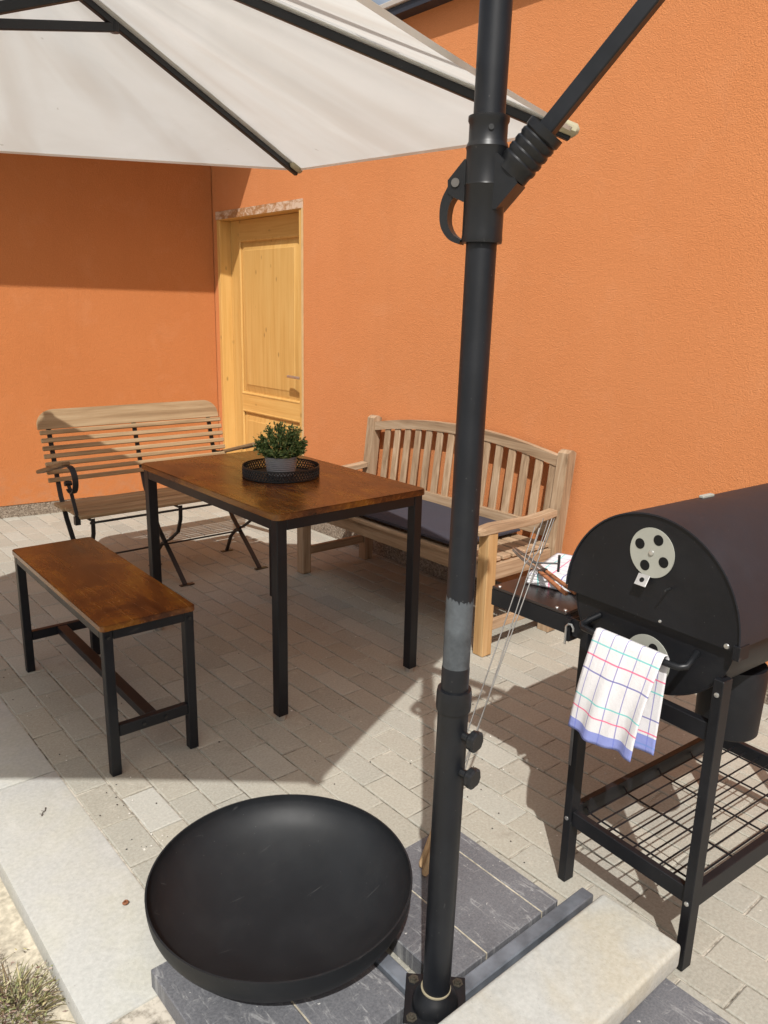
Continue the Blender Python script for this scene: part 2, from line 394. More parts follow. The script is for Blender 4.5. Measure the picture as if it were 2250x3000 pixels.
mb = MB()
for x0, x1, y0, y1 in ((.60, WX + .05, -.6, 5.5), (.40, .60, -.6, 1.288)):
    mb._add([(x0, y0, -.0045), (x1, y0, -.0045), (x1, y1, -.0045), (x0, y1, -.0045)], [(0, 1, 2, 3)])
    mb._add([(x0, y0, -.08), (x0, y1, -.08), (x0, y1, -.0045), (x0, y0, -.0045)], [(0, 1, 2, 3)])
structure(mb.build('bedding_sand', SAND, smooth=0, origin=(1.5, 2, -.006)))

bm = bmesh.new(); lay = bm.loops.layers.float_color.new('tint')
def paver(x0, x1, y0, y1, col):
    g = .0021; x0 += g; x1 -= g; y0 += g; y1 -= g
    dz = [random.uniform(-.0009, .0009) for _ in range(4)]; z = random.uniform(-.0008, .0008)
    ch = .0035; pts = [(x0, y0), (x1, y0), (x1, y1), (x0, y1)]
    inn = [(x0 + ch, y0 + ch), (x1 - ch, y0 + ch), (x1 - ch, y1 - ch), (x0 + ch, y1 - ch)]
    bot = [bm.verts.new((*p, -.03)) for p in pts]; mid = [bm.verts.new((*p, z + dz[i] - .0024)) for i, p in enumerate(pts)]
    top = [bm.verts.new((*p, z + dz[i])) for i, p in enumerate(inn)]
    fs = [bm.faces.new(top)]
    for i in range(4):
        j = (i + 1) % 4
        fs.append(bm.faces.new((mid[i], mid[j], top[j], top[i]))); fs.append(bm.faces.new((bot[i], bot[j], mid[j], mid[i])))
    for f in fs:
        for l in f.loops: l[lay] = (*col, 1)
def pcol(x, y):
    k = random.gauss(1, .10); w = random.uniform(-.015, .015)
    c = (.36 * k + w, .34 * k, .285 * k - w)
    if random.random() < .07: k = random.uniform(1.15, 1.3); c = (.36 * k, .36 * k, .32 * k)
    return c
px, py = .0985, .196
for k in range(-3, 23):
    x0 = .625 + k * px; x1 = min(x0 + px, WX - .002)
    off = 2.081 if k % 2 == 0 else 1.983
    for j in range(-15, 18):
        y0 = off + j * py + random.uniform(-.001, .001); y1 = y0 + py
        if k < 0 and y1 > 1.29: continue
        if y0 > 5.38: continue
        xa = x0 if x0 > .375 else .375
        if x1 - xa < .01: continue
        c = pcol(x0, y0)
        if k == 1 and abs(y0 - 1.787) < .03: c = (.50, .50, .47)
        paver(xa, x1, y0, y1, c)
me = bpy.data.meshes.new('pavement'); bm.to_mesh(me); bm.free(); me.materials.append(PAVER)
o = bpy.data.objects.new('pavement', me); C.objects.link(o); structure(o)

def kerb(y0, y1, label):
    b = MB(); b.b2((.375, y0 + .002, -.06), (.6225, y1 - .002, .001), .006, 2)
    return tag(b.build('kerb_stone', KERB, origin=(.5, (y0 + y1) / 2, -.06)), label, 'kerb stone', 'pale kerb stones along the soil bed')
kerb(1.285, 2.243, 'pale concrete kerb stone lying in full sun left of the fire bowl')
kerb(2.243, 3.205, 'concrete kerb stone lying in parasol shade beside the small bench legs')

# ------------------------------------------------------------------ right-hand house, door
hr = thing('orange_house', (WX + .15, 2.0, 0), 'long orange stucco house wall with a pale wooden door in its far end', 'house')
ZT = 2.775
DY0, DY1, DZ = 4.083, 5.140, 2.022
b = MB()
b.b2((WX, -2.5, .1), (WX + .3, DY0, ZT)); b.b2((WX, DY1, .1), (WX + .3, 5.75, ZT)); b.b2((WX, DY0, DZ), (WX + .3, DY1, ZT))
b.build('wall', ORANGE, hr, smooth=0)
b = MB(); b.b2((WX + .004, -2.5, -.05), (WX + .3, DY0, .1)); b.b2((WX + .004, DY1, -.05), (WX + .3, 5.75, .1)); b.build('plinth', PEBBLE, hr, smooth=0)
b = MB(); b.b2((WX - .072, -2.5, ZT), (WX + .4, 5.75, ZT + .035)); rf = b.build('roof_edge', GUTTER, hr, smooth=0)
b = MB(); b.b2((WX - .085, -2.5, ZT + .037), (WX + .45, 5.75, ZT + .065), .004); b.build('roof_cap', ROOFC, hr, smooth=0)
# frame and door
b = MB()
b.b2((WX - .003, DY1 - .038, 0), (WX + .13, DY1, DZ - .05), .003)
b.b2((WX - .003, DY0, 0), (WX + .13, DY0 + .046, DZ - .05), .003)
dfm = b.build('door_frame', PINEZ, hr, smooth=0)
b = MB(); b.b2((WX - .003, DY0 + .001, DZ - .0495), (WX + .13, DY1 - .001, DZ), .003); b.build('frame_head', PINEY, dfm, smooth=0)
b = MB(); b.b2((WX - .008, DY0 - .003, DZ - .046), (WX - .004, DY1 + .002, DZ + .006)); b.build('plaster_smear', SMEAR, dfm, smooth=0)
b = MB(); b.b2((WX - .0075, DY0 - .004, .01), (WX - .0035, DY0 + .014, DZ - .047)); b.build('plaster_smear', plain('pale_jamb_edge', (.60, .42, .22), .8, .1, 12, .1), dfm, smooth=0)
b = MB()
YL, YR = DY1 - .040, DY0 + .048; X0 = WX + .085
st = .115
def lf(y0, y1, z0, z1, x=X0, t=.04, mb=b): mb.b2((x, y0, z0), (x + t, y1, z1), .0015)
lf(YL - st, YL, .012, DZ - .051); lf(YR, YR + st, .012, DZ - .051)
door = b.build('door', PINEZ, hr, smooth=0)
for z0, z1 in ((DZ - .185, DZ - .052), (.665, .79), (.012, .2)):
    b = MB(); lf(YR + st, YL - st, z0, z1, mb=b); b.build('rail', PINEY, door, smooth=0)
def panel(z0, z1):
    b = MB(); y0, y1 = YR + st, YL - st
    b.b2((X0 + .016, y0, z0), (X0 + .03, y1, z1))
    # raised field with a sloped border
    i1, i2 = .022, .062
    def ring(a): return [(y0 + a, z0 + a), (y1 - a, z0 + a), (y1 - a, z1 - a), (y0 + a, z1 - a)]
    vv = [(X0 + .015, *p) for p in ring(i1)] + [(X0 + .005, *p) for p in ring(i2)] + [(X0 + .001, *p) for p in ring(i2 + .006)]
    b._add(vv, [(0, 1, 5, 4), (1, 2, 6, 5), (2, 3, 7, 6), (3, 0, 4, 7), (4, 5, 9, 8), (5, 6, 10, 9), (6, 7, 11, 10), (7, 4, 8, 11), (8, 9, 10, 11)])
    # moulding
    for a, bb in (((y0, z0), (y1, z0)), ((y0, z1), (y1, z1)), ((y0, z0), (y0, z1)), ((y1, z0), (y1, z1))):
        b.cyl((X0 + .008, *a), (X0 + .008, *bb), .011, seg=10)
    b.build('panel', PINEZ, door, smooth=30)
panel(.79, DZ - .185); panel(.2, .665)
b = MB(); hy = YR + .055
b.b2((X0 - .006, hy - .02, .84), (X0, hy + .02, 1.02), .002)
b.cyl((X0 - .05, hy, .96), (X0, hy, .96), .009, seg=12); b.tube([(X0 - .052, hy - .012, .96), (X0 - .055, hy + .02, .96), (X0 - .055, hy + .125, .962)], .009, 10)
b.build('handle', ZINC, door)

# ------------------------------------------------------------------ left-hand house with deep eave
ang = math.atan2(.203, -1.527)
LP = V((WX, 5.192, 0)); ld = V((math.cos(ang), math.sin(ang), 0)); ln = V((-ld.y, ld.x, 0)) * -1   # ln points away from the yard
if ln.y < 0: ln = -ln
hl = thing('orange_house', (1.0, 5.55, 0), 'orange stucco house wall under a deep shading eave, behind the slatted folding bench', 'house')
def slab(name, mat, u0, u1, w0, w1, z0, z1):
    b = MB(); c = LP + ld * ((u0 + u1) / 2) + ln * ((w0 + w1) / 2); c.z = (z0 + z1) / 2
    b.box(c, (u1 - u0, w1 - w0, z1 - z0), M((ld, ln, V((0, 0, 1)))).transposed()); return b.build(name, mat, hl, smooth=0)
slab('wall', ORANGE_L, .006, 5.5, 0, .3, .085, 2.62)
slab('plinth', PEBBLE, .006, 5.5, .004, .3, -.06, .085)
slab('roof_eave', GUTTER, .10, 5.6, -.772, .5, 2.625, 2.70)

# ------------------------------------------------------------------ table
tc = V((1.643, 2.574, 0)); ta = -.0066
tr = thing('table', tc, 'rectangular rustic brown dining table on square black metal legs', 'table')
tL, tW = 1.05, .672
def rrect(hx, hy, r, n=6):
    p = []
    for cx, cy, a0 in ((hx - r, hy - r, 0), (-hx + r, hy - r, 90), (-hx + r, -hy + r, 180), (hx - r, -hy + r, 270)):
        for i in range(n + 1): a = math.radians(a0 + 90 * i / n); p.append((cx + r * math.cos(a), cy + r * math.sin(a)))
    return p
def board(name, c, hx, hy, z0, z1, r, mat, parent):
    b = MB(); e = .0025
    b.prism(rrect(hx - e, hy - e, r), (c.x, c.y, z1 - e), (1, 0, 0), (0, 1, 0), (0, 0, e))
    b.prism(rrect(hx, hy, r), (c.x, c.y, z0), (1, 0, 0), (0, 1, 0), (0, 0, z1 - e - z0))
    return b.build(name, mat, parent, smooth=50)
board('tabletop', tc, tW / 2, tL / 2, .728, .75, .025, RUST, tr)
lg = .039
for sx in (-1, 1):
    for sy in (-1, 1):
        b = MB(); x = tc.x + sx * (tW / 2 - .012 - lg / 2); y = tc.y + sy * (tL / 2 - .012 - lg / 2)
        b.b2((x - lg / 2, y - lg / 2, .018), (x + lg / 2, y + lg / 2, .727), .002)
        l = b.build('leg', FRAME, tr, smooth=0)
        b = MB(); b.cyl((x, y, .001), (x, y, .018), .017, seg=16); b.build('foot', ZINC, l)
for sx in (-1, 1): b = MB(); x = tc.x + sx * (tW / 2 - .012 - .012); b.b2((x - .011, tc.y - tL / 2 + .052, .688), (x + .011, tc.y + tL / 2 - .052, .726), .002); b.build('apron', FRAME, tr, smooth=0)
for sy in (-1, 1): b = MB(); y = tc.y + sy * (tL / 2 - .012 - .012); b.b2((tc.x - tW / 2 + .052, y - .011, .688), (tc.x + tW / 2 - .052, y + .011, .726), .002); b.build('apron', FRAME, tr, smooth=0)

# ------------------------------------------------------------------ small rustic bench
bc = V((.894, 2.549, 0)); bL, bW, bh = .92, .297, .4952
tr = thing('bench', bc, 'low rustic brown bench with black metal frame and no back', 'bench')
RB = M.Rotation(-.0152, 3, 'Z')
def loc(x, y, z): return bc + RB @ V((x, y, z))
b = MB(); e = .002
rx, ry = RB @ V((1, 0, 0)), RB @ V((0, 1, 0))
b.prism(rrect(bW / 2 - e, bL / 2 - e, .014), loc(0, 0, bh - e), rx, ry, (0, 0, e)); b.prism(rrect(bW / 2, bL / 2, .014), loc(0, 0, bh - .018), rx, ry, (0, 0, .018 - e))
b.build('seat', RUST, tr, smooth=50)
lg = .030
for sx in (-1, 1):
    for sy in (-1, 1):
        b = MB(); b.box(loc(sx * (bW / 2 - .006 - lg / 2), sy * (bL / 2 - .006 - lg / 2), .2385), (lg, lg, .477), RB, .002)
        l = b.build('leg', FRAME, tr, smooth=0)
        b = MB(); p = loc(sx * (bW / 2 - .006 - lg / 2), sy * (bL / 2 - .006) + sy * .002, .455)
        b.cyl(p - ry * .004, p + ry * .002, .005, seg=10); b.build('bolt', IRON, l)
for sx in (-1, 1): b = MB(); b.box(loc(sx * (bW / 2 - .006 - .011), 0, .461), (.022, bL - .075, .03), RB, .0015); b.build('apron', FRAME, tr, smooth=0)
for sy in (-1, 1): b = MB(); b.box(loc(0, sy * (bL / 2 - .006 - .011), .461), (bW - .074, .022, .03), RB, .0015); b.build('apron', FRAME, tr, smooth=0)
for sy in (-1, 1):
    b = MB(); b.box(loc(0, sy * (bL / 2 - .006 - .014), .145), (bW - .074, .024, .036), RB, .0015)
    s_ = b.build('side_stretcher', FRAME, tr, smooth=0)
    for x in (-.035, .035):
        b = MB(); b.cyl(loc(x, sy * (bL / 2 - .012), .145), loc(x, sy * (bL / 2 - .003), .145), .005, seg=10); b.build('bolt', IRON, s_)
b = MB(); b.box(loc(0, 0, .147), (.036, bL - .068, .03), RB, .0015); b.build('long_stretcher', FRAME, tr, smooth=0)

# ------------------------------------------------------------------ plant, pot, tray on the table
pc = V((1.657, 2.554, .75))
tr = thing('tray', pc, 'round black tray with a perforated rim standing on the dining table', 'tray')
b = MB(); b.lathe([(.0, .001), (.148, .001), (.150, .004), (.146, .005), (0, .005)], pc, seg=56); b.build('base', IRON, tr)
b = MB(); n = 72
for z in (.005, .0425): b.lathe([(.1485, z - .003), (.152, z - .003), (.152, z + .003), (.1485, z + .003)], pc, seg=56, closed=True)
for j in range(3):
    for i in range(n):
        a = 2 * math.pi * (i + .5 * (j % 2)) / n; z0 = .008 + j * .0108
        for s_ in (-.5, .5):
            a1 = a + s_ * 2 * math.pi / n
            b.cyl(pc + V((.150 * math.cos(a), .150 * math.sin(a), z0)), pc + V((.150 * math.cos(a1), .150 * math.sin(a1), z0 + .0108)), .0024, seg=5, cap=False)
b.build('rim', IRON, tr)
tr = thing('pot_plant', pc + V((0, 0, .006)), 'bushy green herb plant in a ribbed grey pot on the black tray', 'plant')
b = MB(); prof = [(0, .006), (.052, .006)]
for i in range(9): z = .008 + i * .0078; r = .054 + .009 * i / 8; prof += [(r, z), (r + .0012, z + .003), (r, z + .006)]
prof += [(.064, .08), (.059, .08), (.057, .062), (0, .062)]
b.lathe(prof, pc, seg=44); b.build('pot', POT, tr)
def leaves(name, parent, mat, pts, lo, hi, wr, fold=.25, tfun=None):
    bm = bmesh.new(); lay = bm.loops.layers.float_color.new('tint')
    o0 = ORG[parent.name] if parent else V((0, 0, 0))
    for p, d in pts:
        l = random.uniform(lo, hi); w = l * random.uniform(*wr); d = V(d).normalized()
        sd = d.cross(V((random.gauss(0, 1), random.gauss(0, 1), random.gauss(0, 1)))).normalized(); up = sd.cross(d)
        p = V(p) - o0; v = [bm.verts.new(q) for q in (p, p + d * l * .5 + sd * w / 2 + up * w * fold, p + d * l, p + d * l * .5 - sd * w / 2 + up * w * fold, p + d * l * .5)]
        t = random.random() if tfun is None else tfun()
        for f in ((v[0], v[4], v[1]), (v[1], v[4], v[2]), (v[0], v[3], v[4]), (v[3], v[2], v[4])):
            for lo_ in bm.faces.new(f).loops: lo_[lay] = (t, t, t, 1)
    me = bpy.data.meshes.new(name); bm.to_mesh(me); bm.free(); me.materials.append(mat)
    o = bpy.data.objects.new(name, me); C.objects.link(o)
    if parent: o.parent = parent
    if name != 'foliage': o['kind'] = 'stuff'
    ORG[o.name] = o0; return o
pts = []; stems = []
base = pc + V((0, 0, .06))
for i in range(120):
    u = random.uniform(-.22, 1); a = random.uniform(0, 2 * math.pi); h = math.sqrt(max(0, 1 - u * u))
    d = V((h * math.cos(a), h * math.sin(a), u)); R = random.uniform(.078, .104)
    tip = base + V((0, 0, .052)) + V((d.x * R, d.y * R, d.z * R * (1.02 if d.z > 0 else .5)))
    st0 = base + V((d.x * .02, d.y * .02, 0)); stems.append((st0, tip))
    for k in range(38):
        f = random.uniform(.35, 1.0) ** .7; p = st0.lerp(tip, f); p += V([random.gauss(0, .0035)] * 3) if False else V((random.gauss(0, .004), random.gauss(0, .004), random.gauss(0, .004)))
        dd = (tip - st0).normalized() * .6 + V((random.gauss(0, .7), random.gauss(0, .7), random.gauss(.15, .7)))
        pts.append((p, dd))
leaves('foliage', tr, LEAF, pts, .009, .017, (.34, .54), .2)
b = MB()
for a, c in stems: b.tube([a, a.lerp(c, .5) + V((0, 0, .006)), c], .0011, 4)
b.build('stems', LEAF, tr)['kind'] = 'stuff'

# ------------------------------------------------------------------ teak bench with cushion
kc = V((2.52, 2.667, 0)); tr = thing('garden_bench', kc, 'weathered teak garden bench with vertical back slats and arched top rail', 'bench')
XF, XR = 2.268, 2.700; YA, YB = 1.982, 3.292; lw = .056
def leg(x0, x1, y, z1, mat, lean=0):
    b = MB()
    if lean:
        b.prism([(0, 0), (lw, 0), (lw + .004, .40), (lw + lean, z1 - .012), (lw + lean - .02, z1), (lean + .02, z1), (lean, z1 - .012), (.004, .40)], (x0, y, .001), (1, 0, 0), (0, 0, 1), (0, lw, 0))
    else: b.b2((x0, y, .001), (x1, y + lw, z1), .003)
    return b.build('leg', mat, tr, smooth=0)
leg(XF, XF + lw, YA, .536, TEAKH); leg(XF, XF + lw, YB, .536, TEAKZ)
for y in (YA, YB): leg(XR, 0, y, .825, TEAKZ, .05)
b = MB(); b.b2((XF + .008, YA + lw + .001, .335), (XF + .032, YB - .001, .398), .002); b.build('front_rail', TEAKY, tr, smooth=0)
b = MB(); b.b2((XR + .010, YA + lw + .001, .335), (XR + .034, YB - .001, .392), .002); b.build('back_seat_rail', TEAKY, tr, smooth=0)
for y in (YA, YB):
    b = MB(); b.b2((XF + lw + .001, y + .014, .325), (XR - .001, y + .04, .392), .002); b.build('side_rail', TEAKX, tr, smooth=0)
    b = MB(); b.b2((XF + lw + .001, y + .016, .10), (XR - .001, y + .038, .145), .002); b.build('low_stretcher', TEAKX, tr, smooth=0)
for i in range(7):
    x = XF - .004 + i * .064
    y0, y1 = (YA + lw + .003, YB - .003) if i == 0 else (YA - .004 + .03, YB + lw - .026)
    b = MB(); b.b2((x, y0, .399), (x + .052, y1, .416), .003); b.build('seat_slat', TEAKY, tr, smooth=0)
for y in (YA, YB):
    b = MB(); w = .066; cy = y + lw / 2
    path = [(XF - .045, .541), (XF - .02, .546), (XF + .05, .550), (XF + .17, .547), (XF + .28, .544), (XR - .04, .551), (XR + .012, .557)]
    for i in range(len(path) - 1): pass
    vv = []
    for i, (x, z) in enumerate(path):
        ww = [.030, .056, .066, .062, .056, .052, .050][i] / 2; t = [.010, .014, .015, .014, .014, .014, .014][i]
        vv += [(x, cy - ww, z + t), (x, cy + ww, z + t), (x, cy + ww, z - t), (x, cy - ww, z - t)]
    ff = [(4 * j + i, 4 * j + (i + 1) % 4, 4 * j + 4 + (i + 1) % 4, 4 * j + 4 + i) for j in range(len(path) - 1) for i in range(4)] + [(3, 2, 1, 0), tuple(4 * (len(path) - 1) + i for i in range(4))]
    b._add(vv, ff); b.build('armrest', TEAKX, tr, smooth=40, bev=.003)
# back: leaning plane
def bx(z): return XR + .010 + max(0, (z - .40) / .425) * .05
def arch(y): s_ = (y - (YA + lw)) / (YB - YA - lw); return .792 + .060 * (1 - (2 * s_ - 1) ** 2)
b = MB(); n = 24; vv = []
for i in range(n + 1):
    y = YA + lw + .001 + (YB - YA - lw - .002) * i / n; zt = arch(y) + .003; zb = zt - .047
    x0 = bx(zt)
    vv += [(x0, y, zt), (x0 + .03, y, zt), (x0 + .028, y, zb), (x0 - .002, y, zb)]
ff = [(4 * j + i, 4 * j + (i + 1) % 4, 4 * j + 4 + (i + 1) % 4, 4 * j + 4 + i) for j in range(n) for i in range(4)] + [(3, 2, 1, 0), tuple(4 * n + i for i in range(4))]
b._add(vv, ff); b.build('top_rail', TEAKY, tr, smooth=30)
b = MB(); x = bx(.46); b.box((x + .013, (YA + lw + YB) / 2, .462), (.026, YB - YA - lw - .004, .056), M.Rotation(.117, 3, 'Y'), .002); b.build('lower_back_rail', TEAKY, tr, smooth=0)
for i in range(15):
    y = 2.067 + (3.190 - 2.067) * i / 14
    zt = arch(y) - .040; zb = .485
    b = MB(); b.bar((bx(zb) + .016, y, zb), (bx(zt) + .014, y, zt), .043, .012, .003, up=V((1, 0, 0))); b.build('back_slat', TEAKZ, tr, smooth=0)
# seat cushion
cu = MB(); x0, x1, y0, y1 = XF + .012, XR - .005, YA + .19, YB + .04
nx, ny = 12, 30; vv = []; ff = []
for side in (0, 1):
    for i in range(nx + 1):
        for j in range(ny + 1):
            u, w = i / nx, j / ny; e = min(u, 1 - u) * (x1 - x0); g = min(w, 1 - w) * (y1 - y0)
            rr = .02; k = min(1, math.sqrt(max(0, 1 - (1 - min(1, e / rr)) ** 2))) * min(1, math.sqrt(max(0, 1 - (1 - min(1, g / rr)) ** 2)))
            z = .4185 + .022 + (1 if side else -1) * (.005 + .017 * k) + (.006 * math.sin(u * 3.14) * math.sin(w * 3.14) + .0015 * math.sin(w * 21 + u * 5) if side else 0)
            vv.append((x0 + u * (x1 - x0), y0 + w * (y1 - y0), z))
n0 = (nx + 1) * (ny + 1)
for i in range(nx):
    for j in range(ny):
        a = i * (ny + 1) + j; q = (a, a + ny + 1, a + ny + 2, a + 1); ff += [q[::-1], tuple(n0 + t for t in q)]
bd = [i * (ny + 1) for i in range(nx + 1)] + [nx * (ny + 1) + j for j in range(1, ny + 1)] + [i * (ny + 1) + ny for i in range(nx - 1, -1, -1)] + [j for j in range(ny - 1, 0, -1)]
for i in range(len(bd)): a, c = bd[i], bd[(i + 1) % len(bd)]; ff.append((a, c, n0 + c, n0 + a))
cu._add(vv, ff); ct = thing('seat_cushion', (2.48, 2.7, .417), 'flat charcoal seat cushion lying on the teak garden bench', 'cushion')
cu.build('cushion_pad', CUSHION, ct, smooth=60)
b = MB(); b.b2((XF + .20, y0 - .016, .432), (XF + .235, y0 + .002, .4335)); b.build('care_tag', plain('tag_white', (.5, .5, .5)), ct, smooth=0)

# ------------------------------------------------------------------ slatted folding bench on iron frame
fc = V((1.70, 3.8, 0)); tr = thing('folding_bench', fc, 'slatted folding bench with wooden back and curved black iron frame', 'bench')
YS0, YS1 = 3.545, 3.93
FX = (1.245, 1.69, 2.135)
xl, xr = 1.19, 2.19
def by(z): return 3.93 + (z - .44) * .30
b = MB()
# top board with rounded upper corners
R_ = M.Rotation(0, 3, 'X'); dz = V((0, .30, 1)).normalized()
def roundtop(x0, x1, h, r):
    p = [(x0, 0), (x1, 0), (x1, h - r * .9)]
    for i in range(1, 9): a = math.pi / 2 * i / 8; p.append((x1 - r * (1 - math.cos(a)), h - r * .9 + r * .9 * math.sin(a)))
    p += [(x0 + r, h)]
    for i in range(1, 9): a = math.pi / 2 * i / 8; p.append((x0 + r - r * math.sin(a), h - r * .9 + r * .9 * math.cos(a)))
    return p
b.prism(roundtop(xl, xr, .098, .085), (0, by(.78), .78), (1, 0, 0), dz, (0, .018, -.005)); b.build('top_board', ASHX, tr, smooth=30)
zs = [.762 - i * .0385 for i in range(7)]
for i, z in enumerate(zs):
    b = MB(); b.box((( xl + xr) / 2 + .009, by(z) + .008, z), (xr - xl + .006, .016, .0225), M.Rotation(-.29, 3, 'X'), .003); b.build('back_slat', ASHX, tr, smooth=0)
for i in range(5):
    y = YS0 + .02 + i * .079
    b = MB(); b.b2((xl + .014, y, .414 - .01 * (i > 2)), (xr - .01, y + .062, .432 - .01 * (i > 2)), .004); b.build('seat_slat', ASHX if False else ASHX, tr, smooth=0)
for x in FX:
    b = MB()   # leg bar 1: back upright curving down to the front foot; leg bar 2: seat front to the rear foot
    pts = [(x, by(.86) + .024, .86), (x, by(.6) + .024, .6), (x, by(.45) + .018, .45), (x, 3.885, .34), (x, 3.80, .235), (x, 3.70, .155), (x, 3.60, .075), (x, 3.515, .004)]
    b.ribbon(pts, (1, 0, 0), .022, .009)
    b.build('back_leg', IRON, tr, smooth=50)
    b = MB(); x2 = x + .014
    pts = [(x2, 3.56, .412), (x2, 3.565, .34), (x2, 3.60, .265), (x2, 3.70, .20), (x2, 3.79, .16), (x2, 3.85, .105), (x2, 3.905, .004)]
    b.ribbon(pts, (1, 0, 0), .018, .009); b.build('front_leg', IRON, tr, smooth=50)
    b = MB(); b.b2((x2 - .007, YS0 + .01, .398), (x2 + .007, YS1 + .03, .4035)); b.build('seat_bearer', IRON, tr, smooth=0)
b = MB(); b.tube([(FX[0], 3.70, .178), (FX[2], 3.70, .178)], .0048, 8); b.build('cross_rod', IRON, tr)
b = MB(); b.tube([(FX[0], 3.56, .393), (FX[2], 3.56, .393)], .006, 8); b.build('front_rod', IRON, tr)
for x in FX:
    b = MB(); b.b2((x - .03, 3.498, 0.001), (x + .045, 3.525, .005)); b.build('foot_plate', IRON, tr, smooth=0)
    b = MB(); b.b2((x - .02, 3.893, 0.001), (x + .05, 3.918, .005)); b.build('foot_plate', IRON, tr, smooth=0)
for x, sgn in ((xl - .005, -1), (xr + .02, 1)):
    b = MB()
    b.box((x, 3.85, .617), (.042, .41, .018), M.Rotation(-.262, 3, 'X'), .004); arm = b.build('armrest', ASHY, tr, smooth=0)
    b = MB()  # scroll: forward curl of flat iron below the arm, then strut down to the seat
    pts = [(x, 3.78, .636), (x, 3.66, .668), (x, 3.62, .676)]
    for i in range(11): a = math.radians(85 - i * 21); pts.append((x, 3.60 - .062 * math.cos(a), .614 + .062 * math.sin(a)))
    b.ribbon([(p[0], p[1], p[2] - .012) for p in pts], (1, 0, 0), .026, .006); b.build('scroll', IRON, arm, smooth=60)
    b = MB(); b.ribbon([(x + .004, 3.665, .585), (x + .008, 3.63, .53), (x + .016, 3.60, .425)], (1, 0, 0), .016, .008)
    b.cyl((x - .012, 3.655, .575), (x + .02, 3.655, .575), .012, seg=12); b.b2((x + .002, 3.585, .385), (x + .026, 3.611, .425)); b.build('strut', IRON, arm, smooth=50)
    b = MB(); b.tube([(x, 4.03, .568), (FX[0] if sgn < 0 else FX[2], 4.0, .585)], .006, 8); b.build('hinge_pin', IRON, arm)

# ------------------------------------------------------------------ parasol
PB = V((.911, .865, 0)); RGT = V((.76, -.65, 0)).normalized()
LEANV = RGT * (.017 / 1.84)
def pole_at(z): return PB + LEANV * z + V((0, 0, z))
um = thing('cantilever_parasol', PB, 'large cream cantilever parasol on a black pole with slide handle', 'parasol')
HUB = V((.439, 1.972, 2.238))
BD = V((.42, -.905, 0)).normalized()
b = MB(); b.lathe([(.0, .05), (.0275, .05), (.0275, .72), (0, .72)], PB, pole_at(1) - PB, seg=40); lt = b.build('lower_tube', BLACK, um)
b = MB(); b.lathe([(.0275, .712), (.0308, .712), (.0315, .72), (.0315, .742), (.030, .752), (.023, .752)], PB, pole_at(1) - PB, seg=40); b.build('collar', BLACK, lt)
b = MB(); b.lathe([(.0, .74), (.0246, .74), (.0246, .792), (.0235, .795), (.0235, 2.03), (.0, 2.03)], PB, pole_at(1) - PB, seg=40); po = b.build('pole', BLACK, um)
b = MB(); n = 160; vv = []
for i in range(n):
    a = 2 * math.pi * i / n
    zt = .922 + .003 * abs(math.sin(a * 5 + 1)) + .003 * math.sin(a * 2.0 + 2) - .007 * max(0, math.sin(a * 11 + 3)) ** 14 - .004 * max(0, math.sin(a * 7)) ** 10
    for z in (.7955, zt): p = pole_at(z); vv.append(p + V((.0238 * math.cos(a), .0238 * math.sin(a), 0)))
b._add(vv, [(2 * i, 2 * ((i + 1) % n), 2 * ((i + 1) % n) + 1, 2 * i + 1) for i in range(n)]); b.build('worn_band', WORN, po)
# knobs
for z in (.668, .595):
    b = MB(); d = V((.10, -1, 0)).normalized(); p = pole_at(z) + d * .0275
    b.cyl(p - d * .004, p + d * .012, .008, seg=12); b.cyl(p + d * .012, p + d * .016, .011, .012, seg=20)
    k = 20; vv = []
    for t_, rr in ((.016, .016), (.019, .0195), (.028, .0195), (.031, .016)):
        for i in range(k * 2):
            a = math.pi * i / k; r = rr * (1 if (i // 3) % 2 else .93); R = frame_from(d); vv.append(p + R @ V((r * math.cos(a), r * math.sin(a), t_)))
    m_ = 2 * k
    ff = [(j * m_ + i, j * m_ + (i + 1) % m_, (j + 1) * m_ + (i + 1) % m_, (j + 1) * m_ + i) for j in range(3) for i in range(m_)] + [tuple(range(m_ - 1, -1, -1)), tuple(3 * m_ + i for i in range(m_))]
    b._add(vv, ff); b.build('knob', PLASTIC, lt, smooth=40)
# base flange, plate, bolts, bars
b = MB(); b.box((PB.x + .006, PB.y + .006, .056), (.122, .122, .008), M.Rotation(math.radians(45), 3, 'Z'), .001)
b.lathe([(.046, .060), (.0455, .070), (.042, .080), (.036, .090), (.0315, .096), (.0295, .10), (.0277, .10)], PB, seg=40); fl = b.build('base_flange', PLASTIC, um)
b = MB(); b.lathe([(.0277, .098), (.0298, .099), (.0298, .102), (.0277, .103)], PB, seg=40); b.build('seal_ring', plain('dusty_ring', (.25, .22, .15), .9), fl)
for sx in (-1, 1):
    for sy in (-1, 1):
        b = MB(); c = V((PB.x + .006 + (sx + sy) * .032, PB.y + .006 + (sy - sx) * .032, .060)); b.lathe([(.0115, 0), (.0115, .0015), (.0075, .0015), (.0075, .006), (.0035, .006), (.0035, .0085), (0, .0085)], c, seg=6); b.build('bolt', steel('old_bolt', (.17, .155, .125), .5), fl, smooth=0)
for dx, dy, nm in ((1, 0, .515), (-1, 0, .5), (0, 1, .5), (0, -1, .5)):
    b = MB(); h = .017
    if dx: b.b2((min(PB.x + dx * .03, PB.x + dx * nm), PB.y - h, .004), (max(PB.x + dx * .03, PB.x + dx * nm), PB.y + h, .051), .003)
    else: b.b2((PB.x - h, min(PB.y + dy * .03, PB.y + dy * nm), .004), (PB.x + h, max(PB.y + dy * .03, PB.y + dy * nm), .051), .003)
    b.build('base_bar', GALV, um, smooth=0)
